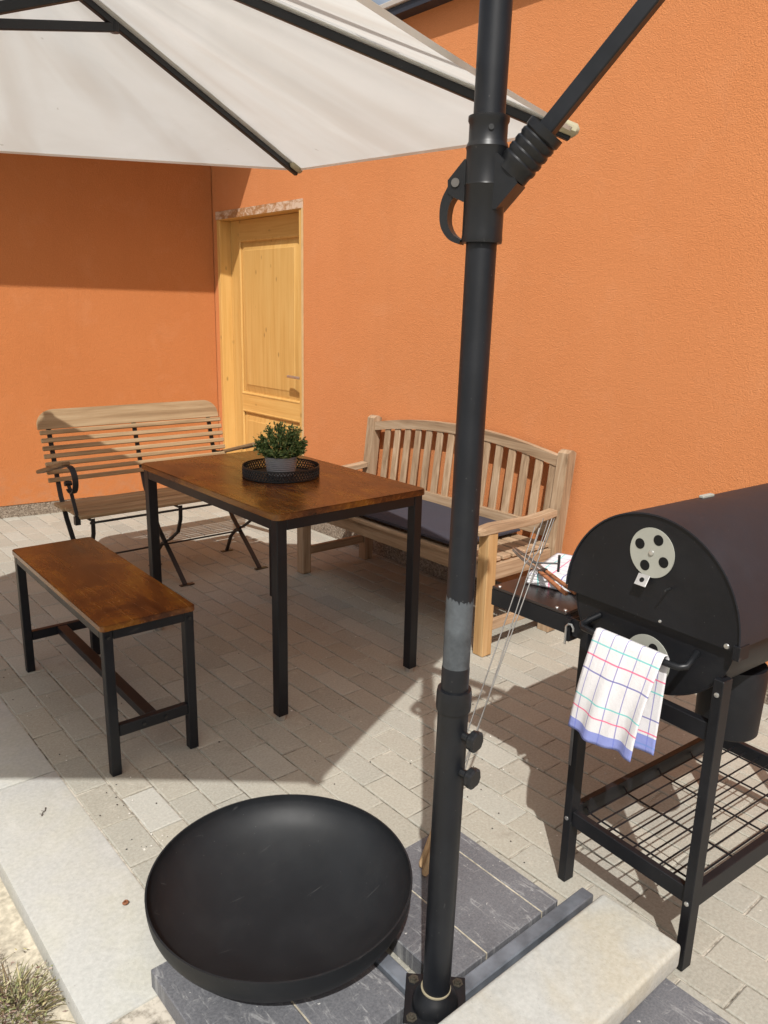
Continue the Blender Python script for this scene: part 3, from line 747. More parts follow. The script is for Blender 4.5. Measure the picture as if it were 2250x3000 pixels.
# slide joint
ax = pole_at(1) - PB; b = MB()
b.lathe([(.0245, 1.498), (.0305, 1.498), (.0312, 1.503), (.0305, 1.51), (.0305, 1.578), (.0315, 1.58), (.0305, 1.583), (.0305, 1.628), (.0318, 1.632), (.0300, 1.637), (.0285, 1.640), (.0285, 1.664), (.0305, 1.668), (.0305, 1.674), (.0245, 1.676)], PB, ax, seg=44)
# branch housing
SD = (BD + V((0, 0, 1.16))).normalized()
J0 = pole_at(1.558)
side = BD.cross(V((0, 0, 1))).normalized()
b.prism([(.0, -.014), (.026, -.014), (.056, .020), (.040, .048), (.024, .062), (.0, .066)], J0 - side * .023, BD, V((0, 0, 1)), side * .046)
# lug on the lever side
LD = -BD
b.prism([(.0, .065), (.030, .058), (.055, .030), (.054, .012), (.046, .006), (.03, -.001), (.0, -.006)], J0 - side * .013, LD, V((0, 0, 1)), side * .026)
sj = b.build('slide_joint', PLASTIC, um, smooth=35, bev=0)
b = MB(); pts = []
ctl = [(.047, .018), (.0575, .0), (.0605, -.02), (.0575, -.037), (.047, -.051), (.032, -.0585)]
wd = [.009, .0075, .0065, .006, .005, .0035]; fine = []
for i in range(5):
    q = [ctl[max(i - 1, 0)], ctl[i], ctl[i + 1], ctl[min(i + 2, 5)]]
    for k in range(5):
        t = k / 5
        fine.append(tuple(.5 * (2 * q[1][a] + (q[2][a] - q[0][a]) * t + (2 * q[0][a] - 5 * q[1][a] + 4 * q[2][a] - q[3][a]) * t * t + (3 * q[1][a] - q[0][a] - 3 * q[2][a] + q[3][a]) * t ** 3) for a in (0, 1)) + (wd[i] + (wd[i + 1] - wd[i]) * t,))
fine.append(ctl[5] + (wd[5],))
pts = [J0 + LD * a + V((0, 0, c)) for a, c, _ in fine]
for k in range(len(pts)): pass
n = len(pts); vv = []
for i, p in enumerate(pts):
    d = (pts[min(i + 1, n - 1)] - pts[max(i - 1, 0)]).normalized(); nn = d.cross(side); w = fine[i][2]
    for a_, c_ in ((-1, -1), (1, -1), (1, 1), (-1, 1)): vv.append(p + side * (a_ * .011) + nn * (c_ * w))
ff = [(4 * j + i, 4 * j + (i + 1) % 4, 4 * j + 4 + (i + 1) % 4, 4 * j + 4 + i) for j in range(n - 1) for i in range(4)] + [(3, 2, 1, 0), tuple(4 * (n - 1) + i for i in range(4))]
b._add(vv, ff); b.build('lever', PLASTIC, sj, smooth=50)
b = MB(); p = J0 + LD * .042 + V((0, 0, .028)) - side * .0135 * (1 if (side.dot(V((-.6, -.7, 0))) < 0) else -1)
vd = side * (1 if side.dot(V((-.6, -.7, 0))) > 0 else -1)
b.cyl(J0 + LD * .042 + V((0, 0, .026)), J0 + LD * .042 + V((0, 0, .026)) + vd * .0155, .0065, seg=16); b.build('screw', steel('dull_screw', (.22, .21, .20), .4), sj)
b = MB(); p = pole_at(1.655) + V((-.62, -.75, 0)).normalized() * .0275; b.cyl(p, p - V((.62, .75, 0)).normalized() * -.0 + V((-.62, -.75, 0)).normalized() * .003, .004, seg=12); b.build('screw', IRON, sj)
# ribbed sleeve and strut
S0 = J0 + BD * .020 + V((0, 0, .014))
prof = []
for i in range(4): z = .042 + i * .0125; prof += [(.0265, z), (.0285, z + .003), (.0285, z + .009), (.0265, z + .0115)]
prof = [(0, .03), (.0265, .03)] + prof + [(.0290, .094), (.0290, .106), (.0, .106)]
b = MB(); b.lathe(prof, S0, SD, seg=36); b.build('sleeve', PLASTIC, sj)
QE = S0 + SD * .415
b = MB(); b.bar(S0 + SD * .10, QE, .0235, .0235, .002); b.build('strut', BLACK, um, smooth=0)
b = MB(); top = pole_at(1.945); HT = HUB + V((0, 0, .055))
b.bar(QE - (HT - top).normalized() * .03, HT, .03, .04, .003); b.build('boom', BLACK, um, smooth=0)
b = MB(); b.cyl(HUB + V((0, 0, -.30)), HUB + V((0, 0, .06)), .02, seg=20); b.lathe([(0, -.012), (.05, -.012), (.055, .0), (.05, .012), (0, .012)], HUB, seg=30); b.lathe([(0, -.30), (.04, -.30), (.042, -.27), (0, -.27)], HUB, seg=30); hb = b.build('hub', PLASTIC, um)
tips = []
for k in range(6):
    A = -.663 + k * math.pi / 3; u, w = 1.354 * math.cos(A), 1.354 * math.sin(A)
    tips.append(V((.439 + u, 1.972 + w, 1.814 + .016 * u + .065 * w)))
tips[2] = V((.652, 3.405, 1.918))   # this corner is pulled out a little further than the rest
bm = bmesh.new()
lay = bm.verts.layers.float_vector.new('uvw')
APX = HUB + V((0, 0, .010)); o0 = ORG[um.name]
nr, nw = 28, 44
for k in range(6):
    g = {}
    for i in range(nr + 1):
        for j in range(nw + 1):
            r, w = i / nr, j / nw
            e = tips[k].lerp(tips[(k + 1) % 6], w); bow = 4 * w * (1 - w)
            p = APX.lerp(e, r * (1 - .010 * bow * r)); p.z -= .016 * bow * r * (1 - .6 * r) - .010; p.z += .0065 * bow * math.sin(math.pi * r) * math.sin(w * 17 + k * 2 + 2.2 * r)
            v = bm.verts.new(p - o0); v[lay] = V((r, w + k * 3.1, k)); g[i, j] = v
    for i in range(nr):
        for j in range(nw):
            if i == 0: bm.faces.new((g[0, j], g[1, j], g[1, j + 1]))
            else: bm.faces.new((g[i, j], g[i + 1, j], g[i + 1, j + 1], g[i, j + 1]))
    for j in range(nw):     # hem
        a, c = g[nr, j], g[nr, j + 1]
        inw = lambda v: v.co + (V((HUB.x, HUB.y, v.co.z + o0.z)) - o0 - v.co).normalized() * .004 + V((0, 0, -.008))
        a2, c2 = bm.verts.new(inw(a)), bm.verts.new(inw(c)); a2[lay] = a[lay]; c2[lay] = c[lay]; bm.faces.new((a, a2, c2, c))
bmesh.ops.remove_doubles(bm, verts=bm.verts[:], dist=1e-5); bmesh.ops.recalc_face_normals(bm, faces=bm.faces[:])
me = bpy.data.meshes.new('canopy'); bm.to_mesh(me); bm.free(); me.materials.append(CANOPY)
for p in me.polygons: p.use_smooth = True
me.set_sharp_from_angle(angle=math.radians(40))
cn = bpy.data.objects.new('canopy', me); C.objects.link(cn); cn.parent = um; ORG[cn.name] = o0
for k in range(6):
    t = tips[k]; d = (t - HUB); b = MB(); a0 = HUB + V((0, 0, -.008)); a1 = t + V((0, 0, -.010)) - d.normalized() * .012
    b.bar(a0 + d.normalized() * .03, a1, .0145, .0185, .002); rb = b.build('rib', BLACK, um, smooth=0)
    b = MB(); b.bar(a0 + d.normalized() * .05 + V((0, 0, .0135)), a1 - d.normalized() * .05 + V((0, 0, .0135)), .038, .0015); b.build('seam_tape', CANOPY, cn, smooth=0)
    b = MB(); att = a0.lerp(a1, .38) + V((0, 0, -.008)); b.bar(HUB + V((0, 0, -.285)) + V((d.x, d.y, 0)).normalized() * .035, att, .014, .022, .002)
    b.cyl(att - V((0, 0, .012)), att + V((0, 0, .01)), .012, seg=12); b.build('stretcher', BLACK, rb, smooth=0)
    b = MB(); dd = V((d.x, d.y, 0)).normalized(); sd = V((-dd.y, dd.x, 0))
    p0 = t + d.normalized() * .004
    b.bar(t - d.normalized() * .065 + V((0, 0, .003)), p0 + V((0, 0, .004)), .044, .026, .008); b.build('corner_pocket', POCKET, cn, smooth=40)

# ------------------------------------------------------------------ ballast slabs and concrete block
JOINT = plain('pale_joint', (.42, .38, .30), .95, .35, 60, .1)
def gslab(poly, z0, z1, label, cuts):
    b = MB()
    for (x0, x1, y0, y1) in poly: b.b2((x0 + .0018, y0 + .0012, z0), (x1 - .0018, y1 - .0012, z1), .0022)
    o = b.build('granite_slab', GRANITE, smooth=0); tag(o, label, 'stone slab', 'granite ballast slabs on the parasol base')
    for (x0, x1, y0, y1) in poly[:-1]:
        j = MB(); j.b2((x1 - .0016, y0 + .002, z0), (x1 + .0016, y1 - .012, z1 - .0014)); j.build('joint', JOINT, o, smooth=0)
    return o
gslab([(.968, 1.098, .893, 1.268), (1.098, 1.288, .893, 1.262), (1.288, 1.350, .893, 1.255)], .002, .046, 'dark scratched granite slab right of the parasol pole', None)
gslab([(.512, .70, .905, 1.312), (.70, .888, .905, 1.300)], .002, .048, 'dark granite slab underneath the black fire bowl', None)
gslab([(.975, 1.353, .44, .815)], .002, .040, 'dark granite slab with white chips under the concrete block end', None)
gslab([(.512, .888, .44, .815)], .002, .043, 'dark granite slab left of the parasol base flange at the bottom edge', None)
b = MB(); b.b2((.40, .604, .0525), (1.384, .801, .1125), .011, 3)
tag(b.build('concrete_block', KERB_S, smooth=45), 'long stained concrete kerb block laid across the dark slabs as ballast', 'concrete block')

# ------------------------------------------------------------------ fire bowl
bc2 = V((.797, 1.244, .049)); tr = thing('fire_bowl', bc2, 'large shallow black steel fire bowl standing on dark slabs', 'fire bowl')
H0 = .131
prof = [(0, .013), (.08, .016), (.15, .026), (.205, .044), (.25, .068), (.276, .095), (.2868, .118), (.2874, H0), (.2914, H0), (.2908, .116), (.2845, .088), (.264, .058), (.226, .034), (.175, .016), (.08, .008), (0, .006)]
def smoothp(p, n=4):
    out = []
    for i in range(len(p) - 1):
        p0, p1, p2, p3 = p[max(i - 1, 0)], p[i], p[i + 1], p[min(i + 2, len(p) - 1)]
        if i in (6, 7, 8): out.append(p1); continue
        for k in range(n):
            t = k / n
            out.append(tuple(.5 * (2 * p1[a] + (p2[a] - p0[a]) * t + (2 * p0[a] - 5 * p1[a] + 4 * p2[a] - p3[a]) * t * t + (3 * p1[a] - p0[a] - 3 * p2[a] + p3[a]) * t ** 3) for a in (0, 1)))
    return [(max(0, r), z) for r, z in out + [p[-1]]]
b = MB(); b.lathe(smoothp(prof), bc2, seg=96); b.build('bowl', BOWL, tr, smooth=50)
b = MB(); b.lathe([(.176, .001), (.180, .001), (.180, .026), (.176, .022)], bc2, seg=64, closed=True); b.build('base_ring', BOWL, tr)
# ------------------------------------------------------------------ barrel grill
OG = V((1.4405, .784, 0)); GA = V((.9972, -.0748, 0)); GL = V((.0748, .9972, 0)); Z = V((0, 0, 1))
def G(u, v, z): return OG + GA * u + GL * v + Z * z
RG = M((GA, GL, Z)).transposed()
gr = thing('barrel_grill', G(.35, .02, 0), 'black barrel charcoal grill on a four-legged frame with wire shelf', 'grill')
def gbox(u0, u1, v0, v1, z0, z1, bev=.001, mb=None):
    b = mb or MB(); b.box(G((u0 + u1) / 2, (v0 + v1) / 2, (z0 + z1) / 2), (u1 - u0, v1 - v0, z1 - z0), RG, bev); return b
LEN = .70
def halfarc(rx, rz, n, a0=0, a1=180):
    return [(rx * math.cos(math.radians(a0 + (a1 - a0) * i / n)), rz * math.sin(math.radians(a0 + (a1 - a0) * i / n))) for i in range(n + 1)]
vc, zc = .026, .781
arc = halfarc(.217, .219, 40)
b = MB()   # curved lid skin, thin shell
pts = arc; n = len(pts); vv = []
for u in (-.004, LEN + .004):
    for s_ in (1.0, .985):
        for a, c in pts: vv.append(G(u, vc + a * s_, zc + c * s_))
ff = []
for i in range(n - 1):
    ff += [(i, i + 1, 2 * n + i + 1, 2 * n + i), (n + i, 3 * n + i, 3 * n + i + 1, n + i + 1), (i, n + i, n + i + 1, i + 1), (2 * n + i, 2 * n + i + 1, 3 * n + i + 1, 3 * n + i)]
ff += [(0, 2 * n, 3 * n, n), (n - 1, 2 * n - 1, 4 * n - 1, 3 * n - 1)]
b._add(vv, ff); lid = b.build('lid', LIDSKIN, gr, smooth=40)
for u in (0.0, LEN - .004):
    b = MB(); poly = [(a * .984, c * .984) for a, c in halfarc(.217, .219, 40)] + [(-.2135, -.012), (.2135, -.012)]
    b.prism(poly, G(u, vc, zc), GL, Z, GA * .003); b.build('lid_end', GRILL, lid, smooth=0)
# small hinge bracket at the lower right of the lid and thermometer on the ridge
gbox(-.006, .03, -.193, -.178, .755, .785).build('hinge', GRILL, lid, smooth=0)
b = MB(); b.box(G(.258, .072, .9985), (.045, .012, .006), RG, .001); b.build('ridge_clip', VENT, lid, smooth=0)
# bowl
arc2 = [(.199 * math.cos(t), -.170 * math.sin(t)) for t in [math.pi * i / 40 for i in range(41)]]
b = MB(); vv = []; n = len(arc2)
for u in (.012, LEN - .012):
    for s_ in (1.0, .985):
        for a, c in arc2: vv.append(G(u, vc - .002 + a * s_, .775 + c * s_))
ff = []
for i in range(n - 1):
    ff += [(i, i + 1, 2 * n + i + 1, 2 * n + i), (n + i, 3 * n + i, 3 * n + i + 1, n + i + 1), (i, n + i, n + i + 1, i + 1), (2 * n + i, 2 * n + i + 1, 3 * n + i + 1, 3 * n + i)]
b._add(vv, ff); fb = b.build('fire_box', GRILL, gr, smooth=40)
for u in (.013, LEN - .016):
    b = MB(); b.prism([(a * .984, c * .984) for a, c in arc2] , G(u, vc - .002, .775), GL, Z, GA * .003); b.build('fire_box_end', GRILL, fb, smooth=0)
def disc(u, v, z, r, parent, hr_=.0125, tabs=True, rot=.4):
    b = MB(); b.lathe([(0, 0), (r, 0), (r, .002), (0, .002)], G(u, v, z), -GA, seg=48); o = b.build('vent', VENT, parent)
    for k in range(4):
        b = MB(); a = rot + k * math.pi / 2; b.cyl(G(u - .0015, v + .033 * math.cos(a), z + .033 * math.sin(a)), G(u - .0026, v + .033 * math.cos(a), z + .033 * math.sin(a)), hr_ * .92, seg=20); b.build('vent_hole', HOLE, o)
    b = MB(); b.lathe([(.006, .002), (.005, .005), (0, .006)], G(u, v, z), -GA, seg=16); b.build('rivet', ZINC, o)
    if tabs:
        b = MB(); b.box(G(u - .010, v + .010, z - r - .008), (.0025, .028, .026), RG @ M.Rotation(.55, 3, 'Y'), .0005)
        t = b.build('tab', steel('tab_steel', (.85, .85, .85), .35), o, smooth=0)
        b = MB(); b.cyl(G(u - .010, v + .010, z - r - .008), G(u - .010, v + .010, z - r - .008) + (-GA * math.cos(.55) + Z * math.sin(.55)) * .0018, .0055, seg=14); b.build('tab_hole', HOLE, t)
disc(-.0005, .025, .917, .0535, lid)
disc(.0125, .016, .674, .056, fb, tabs=False)
b = MB(); b.cyl(G(0, -.026, .853), G(-.028, -.033, .856), .0022, seg=8); b.build('pin', IRON, lid)
for v, z, r in ((-.012, .7755, .0035), (-.162, .7755, .006)):
    b = MB(); b.lathe([(r, 0), (r * .8, .002), (0, .0025)], G(0, v, z), -GA, seg=14); b.build('rivet', ZINC, lid)
# towel bar
b = MB(); p = [(.012, .150, .732), (-.018, .158, .722), (-.036, .160, .716), (-.044, .150, .714), (-.046, .12, .714), (-.046, -.07, .714), (-.044, -.094, .715), (-.034, -.104, .718), (-.015, -.102, .726), (.012, -.096, .733)]
b.tube([G(*q) for q in p], .0072, 12); b.build('towel_bar', PLASTIC, fb, smooth=60)
# legs
for u, v, z1 in ((.0, -.1675, .70), (.0, .168, .70), (LEN - .05, -.1675, .70), (LEN - .05, .168, .70)):
    far = u > .1
    b = gbox(u, u + .034, v, v + .022, .03 if far else .001, z1, .0015)
    lgo = b.build('leg', GRILL, gr, smooth=0)
    for z in ((.183,) if v > 0 else (.172, .668)):
        b = MB(); b.lathe([(.0055, 0), (.005, .002), (0, .0028)], G(u, v + .011, z), -GA, seg=12); b.build('bolt', ZINC, lgo)
    if far:
        b = MB(); c = G(u + .017, v + .011, .022)
        b.cyl(c - GL * .012, c + GL * .012, .021, seg=20)
        b.build('caster', PLASTIC, lgo)
b = MB(); gb_ = gbox(-.0014, -.0002, .181, .1895, .33, .46, .0002); gb_.build('leg_reflection', steel('reflection_strip', (.34, .34, .35), .35), gr, smooth=0)  # thin pale strip added on the leg to imitate a silvery reflection
# frame rails
for nm, (u0, u1, v0, v1, z0, z1) in {'end_rail': (.006, .024, -.145, .167, .165, .205), 'end_rail_': (LEN - .04, LEN - .022, -.145, .167, .165, .205),
        'top_rail': (.006, .026, -.145, .167, .557, .597), 'top_rail_': (LEN - .04, LEN - .022, -.145, .167, .557, .597),
        'side_rail': (.035, LEN - .051, -.1655, -.148, .155, .205), 'side_rail_': (.035, LEN - .051, .171, .188, .165, .212),
        'brace': (.035, LEN - .051, .172, .187, .555, .595)}.items():
    gbox(u0, u1, v0, v1, z0, z1, .0015).build(nm.rstrip('_'), GRILL, gr, smooth=0)
b = MB()
for i in range(9):
    v = -.128 + i * .0355; b.tube([G(.024, v, .185), G(LEN - .04, v, .185)], .0024, 6)
for u in (.065, .215, .365, .515, .63): b.tube([G(u, .171, .194), G(u, .16, .182), G(u, .14, .1805), G(u, -.14, .1805), G(u, -.148, .185)], .0024, 6)
b.build('wire_shelf', GRILL, gr, smooth=50)
b = MB(); b.lathe([(.0, .455), (.066, .455), (.070, .46), (.074, .61), (.070, .625), (0, .628)], G(.27, -.045, 0), seg=40); b.build('grease_can', GRILL, gr)
# side table
SX0, SY0, SY1 = 1.479, 1.035, 1.272
st_ = MB(); st_.b2((SX0, SY0, .693), (2.12, SY1, .700), .001); sh = st_.build('side_table', metal_paint('dark_shelf', (.022, .015, .014), .3, .2, .5), gr, smooth=0)
for lo_, hi_ in (((SX0, SY0 - .05, .648), (SX0 + .004, SY1, .692)), ((SX0 + .005, SY1 - .004, .648), (2.12, SY1, .692)), ((SX0 + .005, SY0, .66), (2.12, SY0 + .004, .692))):
    b = MB(); b.b2(lo_, hi_); b.build('shelf_edge', GRILL, sh, smooth=0)
for x, y in ((SX0 + .012, SY1 - .016), (SX0 + .012, SY0 + .036), (SX0 + .014, SY0 + .012)):
    b = MB(); b.lathe([(.005, .0), (.004, .002), (0, .0026)], (x, y, .7), seg=12); b.build('rivet', ZINC, sh)
b = MB(); b.b2((SX0 - .008, SY0 - .02, .634), (SX0 + .03, SY0 - .006, .69)); b.build('bracket', GRILL, sh, smooth=0)
b = MB(); c = V((SX0 - .012, SY0 - .012, .665)); b.tube([c + V((0, 0, -.038)), c + V((0, -.0, .008)), c + V((.001, -.006, .015)), c + V((.001, -.014, .016)), c + V((0.001, -.02, .008)), c + V((.001, -.02, -.0))], .0028, 8); b.build('hook', ZINC, sh)

# ------------------------------------------------------------------ towels
def towel_hang():
    bm = bmesh.new(); uvl = bm.loops.layers.uv.new('UVMap'); g = {}
    nu, nl = 28, 70; Wd = .172; Lf, Lb = .238, .232; Lt = Lf + Lb + .02
    for i in range(nu + 1):
        s = i / nu
        for j in range(nl + 1):
            l = Lt * j / nl
            if l < Lf:           # front, from hem up
                f = 1 - l / Lf; u = -.056 - .050 * f ** 1.0 - .010 * math.sin(f * 3.1) ; z = .721 - .222 * f
                u += .007 * f * math.sin(s * 9.0 + 1.2) + .003 * f * math.sin(s * 22 + f * 4)
                v = .108 - s * Wd + .012 * f; z += .003 * f * math.sin(s * 7 + 2)
            elif l < Lf + .02:
                a = (l - Lf) / .02 * math.pi; u = -.046 - .0100 * math.cos(a); z = .721 + .0085 * math.sin(a); v = .108 - s * Wd
            else:
                f = (l - Lf - .02) / Lb; u = -.036 - .026 * f + .006 * f * math.sin(s * 8); z = .721 - .214 * f; v = .106 - s * Wd - .004 * f
            g[i, j] = (bm.verts.new(G(u, v, z) - OGT), s * Wd, l)
    for i in range(nu):
        for j in range(nl):
            q = [g[i, j], g[i + 1, j], g[i + 1, j + 1], g[i, j + 1]]
            f = bm.faces.new([t[0] for t in q])
            for lo_, t in zip(f.loops, q): lo_[uvl].uv = (t[1], t[2])
    me = bpy.data.meshes.new('tea_towel'); bm.to_mesh(me); bm.free(); me.materials.append(TOWEL)
    for p in me.polygons: p.use_smooth = True
    o = bpy.data.objects.new('tea_towel', me); C.objects.link(o); o.location = OGT; ORG[o.name] = OGT
    so = o.modifiers.new('thick', 'SOLIDIFY'); so.thickness = .0016; so.offset = 0
    return o
OGT = G(-.06, .02, .49)
tag(towel_hang(), 'white checked tea towel with blue hem hanging over the grill bar', 'towel')
def towel_fold():
    bm = bmesh.new(); uvl = bm.loops.layers.uv.new('UVMap')
    o0 = V((1.695, 1.195, .7015)); ang = .30; R = M.Rotation(ang, 3, 'Z')
    for k in range(4):
        w, h = .235 - .004 * k, .145 - .003 * k; n = 14; g = {}
        for i in range(n + 1):
            for j in range(n + 1):
                a, c = i / n - .5, j / n - .5; e = min(.5 - abs(a), .5 - abs(c))
                z = .002 + k * .0072 + .0025 * math.sin(a * 9 + k) * math.sin(c * 7 + k * 2) * min(1, e * 8) - .0035 * max(0, 1 - e * 14)
                p = R @ V((a * w, c * h, 0)); p.z = max(.0008, z); g[i, j] = (bm.verts.new(p), .06 + a * w + .1, .06 + (c + .5) * h * 1.0 + .05)
        for i in range(n):
            for j in range(n):
                q = [g[i, j], g[i + 1, j], g[i + 1, j + 1], g[i, j + 1]]; f = bm.faces.new([t[0] for t in q])
                for lo_, t in zip(f.loops, q): lo_[uvl].uv = (t[1], t[2])
    me = bpy.data.meshes.new('tea_towel'); bm.to_mesh(me); bm.free(); me.materials.append(TOWEL)
    for p in me.polygons: p.use_smooth = True
    o = bpy.data.objects.new('tea_towel', me); C.objects.link(o); o.location = o0; ORG[o.name] = o0
    so = o.modifiers.new('thick', 'SOLIDIFY'); so.thickness = .0074; so.offset = 1
    return o
tag(towel_fold(), 'folded white tea towel lying on the dark side table of the grill', 'towel')
# tongs on the folded towel
tr = thing('grill_tongs', (1.58, 1.19, .73), 'steel grill tongs with brown wooden handles lying on the folded towel', 'tongs')
A0, A1, A2 = V((1.647, 1.345, .752)), V((1.581, 1.190, .742)), V((1.515, 1.050, .736))
sd = (A2 - A0).cross(Z).normalized()
for s_ in (-1, 1):
    b = MB(); b.ribbon([A0 + sd * s_ * .004, A0.lerp(A1, .4) + sd * s_ * .011, A1 + sd * s_ * .009], Z, .010, .0022); arm = b.build('arm', ZINC, tr, smooth=50)
    b = MB(); b.bar(A1 + sd * s_ * .009, A2 + sd * s_ * .013, .011, .008, .002); b.build('grip', TONGW, arm, smooth=0)
b = MB(); b.b2(A1 - V((.014, .007, .006)), A1 + V((.014, .007, .006)), .002); b.build('ferrule', IRON, tr, smooth=0)

# ------------------------------------------------------------------ roasting forks leaning on the side table
ROD = steel('fork_wire', (.42, .41, .39), .4)
def fork(base, contact, length, hl_, label, spread, tw, cross=False):
    base, contact = V(base), V(contact); d = (contact - base).normalized(); tip = base + d * length
    t = thing('roasting_fork', base, label, 'roasting fork', 'roasting forks leaning on the grill side table')
    b = MB(); b.tube([base, base + d * .008, base + d * (hl_ * .5), base + d * hl_], [.006, .0095, .0085, .0070], 12); b.build('handle', HANDLEW, t, smooth=60)
    b = MB(); b.tube([base + d * hl_, base + d * (length - .10)], .0017, 8); b.build('shaft', ROD, t)
    sx_ = d.cross(V((0, 0, 1))).normalized(); sx_ = (M.Rotation(tw, 3, d) @ sx_)
    for s_ in (-1, 1):
        b = MB(); q = base + d * (length - .10)
        b.tube([q, q + d * .012 + sx_ * s_ * spread * .8, q + d * .03 + sx_ * s_ * spread, q + d * .10 + sx_ * s_ * spread], .0013, 6); b.build('prong', ROD, t)
    if cross:
        b = MB(); q = base + d * (length - .115)
        b.tube([q, q + V((.02, -.034, .002)), q + V((.042, -.052, .002))], .0024, 6)
        b.tube([q + V((.042, -.052, -.020)), q + V((.042, -.052, .024))], .0034, 6); b.build('hook_prong', IRON, t)
fork((1.165, 1.176, .053), (1.475, 1.193, .7015), .90, .105, 'roasting fork leaning furthest left against the grill side table', .006, .3)
fork((1.178, 1.150, .053), (1.475, 1.172, .7015), .92, .105, 'roasting fork with a side hook, middle of three leaning on the side table', .007, 1.0, True)
fork((1.150, 1.150, .053), (1.475, 1.160, .7015), .94, .105, 'roasting fork leaning nearest the grill against its side table', .006, -.5)

# ------------------------------------------------------------------ dry plants beside the kerb
def dry_clump(c, nb, R, hgt, label):
    t = thing('dry_plant', c, label, 'plant'); c = V(c)
    bm = bmesh.new(); lay = bm.loops.layers.float_color.new('tint')
    for i in range(nb):
        a = random.uniform(0, 6.283); r0 = R * math.sqrt(random.random()) * .6; p = V((r0 * math.cos(a), r0 * math.sin(a), 0))
        d = V((math.cos(a + random.gauss(0, .6)) * random.uniform(.3, 1.2), math.sin(a + random.gauss(0, .6)) * random.uniform(.3, 1.2), random.uniform(.4, 1.0))).normalized()
        l = hgt * random.uniform(.5, 1.25); w = random.uniform(.0011, .0026); sd = d.cross(Z).normalized(); tt = random.random(); pr = None
        for k in range(5):
            f = k / 4; q = p + d * l * f + V((0, 0, -.42 * l * f * f)); ww = w * (1 - f * .85)
            cur = (bm.verts.new(q - sd * ww), bm.verts.new(q + sd * ww))
            if pr:
                for lo_ in bm.faces.new((pr[0], pr[1], cur[1], cur[0])).loops: lo_[lay] = (tt, tt, tt, 1)
            pr = cur
    me = bpy.data.meshes.new('blades'); bm.to_mesh(me); bm.free(); me.materials.append(DRY)
    o = bpy.data.objects.new('blades', me); C.objects.link(o); o.parent = t; o['kind'] = 'stuff'; ORG[o.name] = c
    return t, c
t, c = dry_clump((.272, 1.475, -.05), 250, .12, .085, 'dry green and brown herb tuft in the sand beside the kerb')
pts = [(c + V((random.gauss(0, .05), random.gauss(0, .05), random.uniform(.002, .04))), (random.gauss(0, 1), random.gauss(0, 1), random.uniform(-.1, 1))) for _ in range(520)]
leaves('leaf_litter', t, SEED, pts, .005, .014, (.2, .5))
leaves('leaf', t, DRY, [(p + V((.004, 0, .006)), d) for p, d in pts[:260]], .006, .016, (.25, .5))
b = MB()
for (dx, dy, hx, hy, hz) in ((.0, .03, -.035, .10, .11), (-.02, .02, -.06, .05, .13), (.02, .03, .015, .085, .06), (-.03, 0, -.07, .0, .12), (.01, .02, -.022, .085, .10)):
    p0 = c + V((dx, dy, .0)); p1 = c + V((hx, hy, hz)); b.tube([p0, p0.lerp(p1, .5) + V((0, 0, .012)), p1], .0012, 5)
b.build('stem', DRY, t)['kind'] = 'stuff'
hp = []
for hx, hy, hz in ((-.035, .10, .11), (-.06, .05, .13), (-.07, 0, .12), (-.022, .085, .10)):
    for _ in range(46): hp.append((c + V((hx, hy, hz)) + V((-.012, .022, .014)) * random.uniform(0, 2.2) + V((random.gauss(0, .003), random.gauss(0, .003), random.gauss(0, .003))), (random.gauss(0, 1), random.gauss(0, 1), random.gauss(.4, 1))))
leaves('seed_heads', t, SEED, hp, .004, .010, (.35, .6))
t, c = dry_clump((.20, 1.60, -.05), 260, .09, .085, 'sparser dry brown herb tuft further left at the picture edge')
leaves('leaf_litter', t, SEED, [(c + V((random.gauss(0, .035), random.gauss(0, .035), random.uniform(.004, .04))), (random.gauss(0, 1), random.gauss(0, 1), random.uniform(-.1, 1))) for _ in range(260)], .005, .014, (.2, .5))

# crumbs and white chips scattered on the paving: nobody could count them
bm = bmesh.new(); lay = bm.loops.layers.float_color.new('tint')
for i in range(270):
    if i < 110: x, y = random.gauss(1.75, .3), random.gauss(1.45, .3)
    elif i < 170: x, y = random.gauss(.72, .06), random.uniform(1.6, 3.2)
    else: x, y = random.uniform(.66, 2.75), random.uniform(.2, 5.0)
    if x > 2.78 or x < .63: continue
    if x < 1.42 and y < 1.34: continue
    r = random.uniform(.0012, .0034) * (1.5 if random.random() < .08 else 1); t_ = 0.0 if random.random() < .55 else random.uniform(.8, 1)
    vs = [bm.verts.new((x + r * math.cos(a) * random.uniform(.6, 1.2), y + r * math.sin(a) * random.uniform(.6, 1.2), .0022 + random.uniform(-.0004, .0004))) for a in (0, 1.2, 2.5, 3.8, 5.1)]
    ap = bm.verts.new((x, y, .0025 + r * .7))
    for k in range(5):
        for lo_ in bm.faces.new((vs[k], vs[(k + 1) % 5], ap)).loops: lo_[lay] = (t_, t_, t_, 1)
me = bpy.data.meshes.new('crumbs'); bm.to_mesh(me); bm.free(); me.materials.append(leaf_mat('crumb', (.03, .024, .02), (.3, .24, .17), (.72, .70, .65)))
o = bpy.data.objects.new('crumbs', me); C.objects.link(o); o['kind'] = 'stuff'; tag(o, 'dark crumbs and pale chips scattered over the paving', 'crumbs')
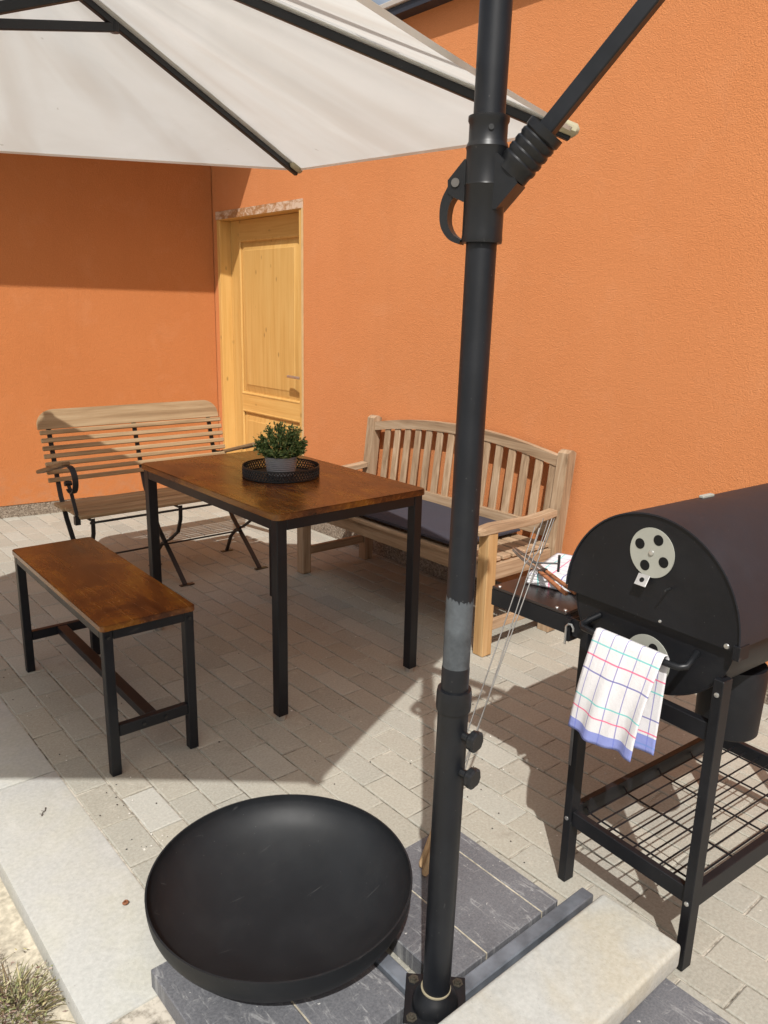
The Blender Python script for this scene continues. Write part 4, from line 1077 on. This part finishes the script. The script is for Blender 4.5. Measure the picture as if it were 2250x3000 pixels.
# small litter
b = MB(); cc = V((.566, 1.571, .004))
b.tube([cc + V((.007 * math.cos(i * .62) * (1 - i * .035), .006 * math.sin(i * .62) * (1 - i * .035), .001 + .0004 * i)) for i in range(15)], [.0016 + .0012 * math.sin(i / 14 * 3.1) for i in range(15)], 8)
tag(b.build('dry_bud', SHELL), 'tiny curled brown bud lying on the sunlit kerb stone', 'debris')
b = MB(); cc = V((.517, 2.037, .0035))
b.tube([cc, cc + V((.006, .010, .002)), cc + V((.016, .018, .001)), cc + V((.02, .03, .002))], .0011, 5)
for k in range(5): q = cc + V((.004 * k, .006 * k, .001)); b.tube([q, q + V((.006 * (-1) ** k, .004, .001))], .0009, 4)
tag(b.build('twig', SEED), 'thin dark branching twig lying on the kerb stone near the shade edge', 'twig')

# ------------------------------------------------------------------ camera, light, world
cam = bpy.data.cameras.new('Camera'); co = bpy.data.objects.new('Camera', cam); C.objects.link(co)
R = V((.76116343, -.64814766, .02312676)); D = V((-.14635191, -.20639123, -.96746255)); F = V((.63183175, .73301246, -.2519551))
mt = M((R, -D, -F)).transposed().to_4x4(); mt.translation = V((0, 0, 1.3959)); co.matrix_world = mt
cam.sensor_fit = 'VERTICAL'; cam.sensor_height = 36; cam.lens = 36 * 2271.2 / 3000; cam.clip_start = .02; cam.clip_end = 300
S.camera = co; S.render.resolution_x, S.render.resolution_y = 768, 1024
w = bpy.data.worlds.new('World'); S.world = w; w.use_nodes = True; nt = w.node_tree
sky = nt.nodes.new('ShaderNodeTexSky'); sky.sky_type = 'NISHITA'; sky.sun_disc = False
el = math.asin(-SUN.z); sky.sun_elevation = el; sky.sun_rotation = math.atan2(-SUN.x, -SUN.y)
sky.air_density = 1.0; sky.dust_density = 8.0; sky.ozone_density = 1.0
bg = nt.nodes['Background']
tcw = nt.nodes.new('ShaderNodeTexCoord'); mpw = nt.nodes.new('ShaderNodeMapping'); mpw.inputs['Scale'].default_value = (1, 1, 2.2); L(nt, tcw.outputs['Generated'], mpw.inputs[0])
cl = noise(nt, mpw.outputs[0], 2.1, 6, .6, .4)      # thin bright haze clouds
L(nt, mix(nt, math_(nt, 'MULTIPLY', ramp(nt, cl, [(.36, (0, 0, 0)), (.6, (1, 1, 1))]), .62), sky.outputs[0], (8.5, 9.2, 10.2)), bg.inputs[0]); bg.inputs[1].default_value = .072
sl = bpy.data.lights.new('Sun', 'SUN'); sl.energy = 4.0; sl.angle = math.radians(.55); sl.color = (1, .98, .94)
so = bpy.data.objects.new('Sun', sl); C.objects.link(so); so.rotation_euler = SUN.to_track_quat('-Z', 'Y').to_euler(); so.location = (-3, -3, 6)
S.view_settings.view_transform = 'Standard'; S.view_settings.look = 'None'; S.view_settings.exposure = .17; S.view_settings.gamma = 1
S.render.engine = 'CYCLES'; S.cycles.max_bounces = 8; S.cycles.use_denoising = True
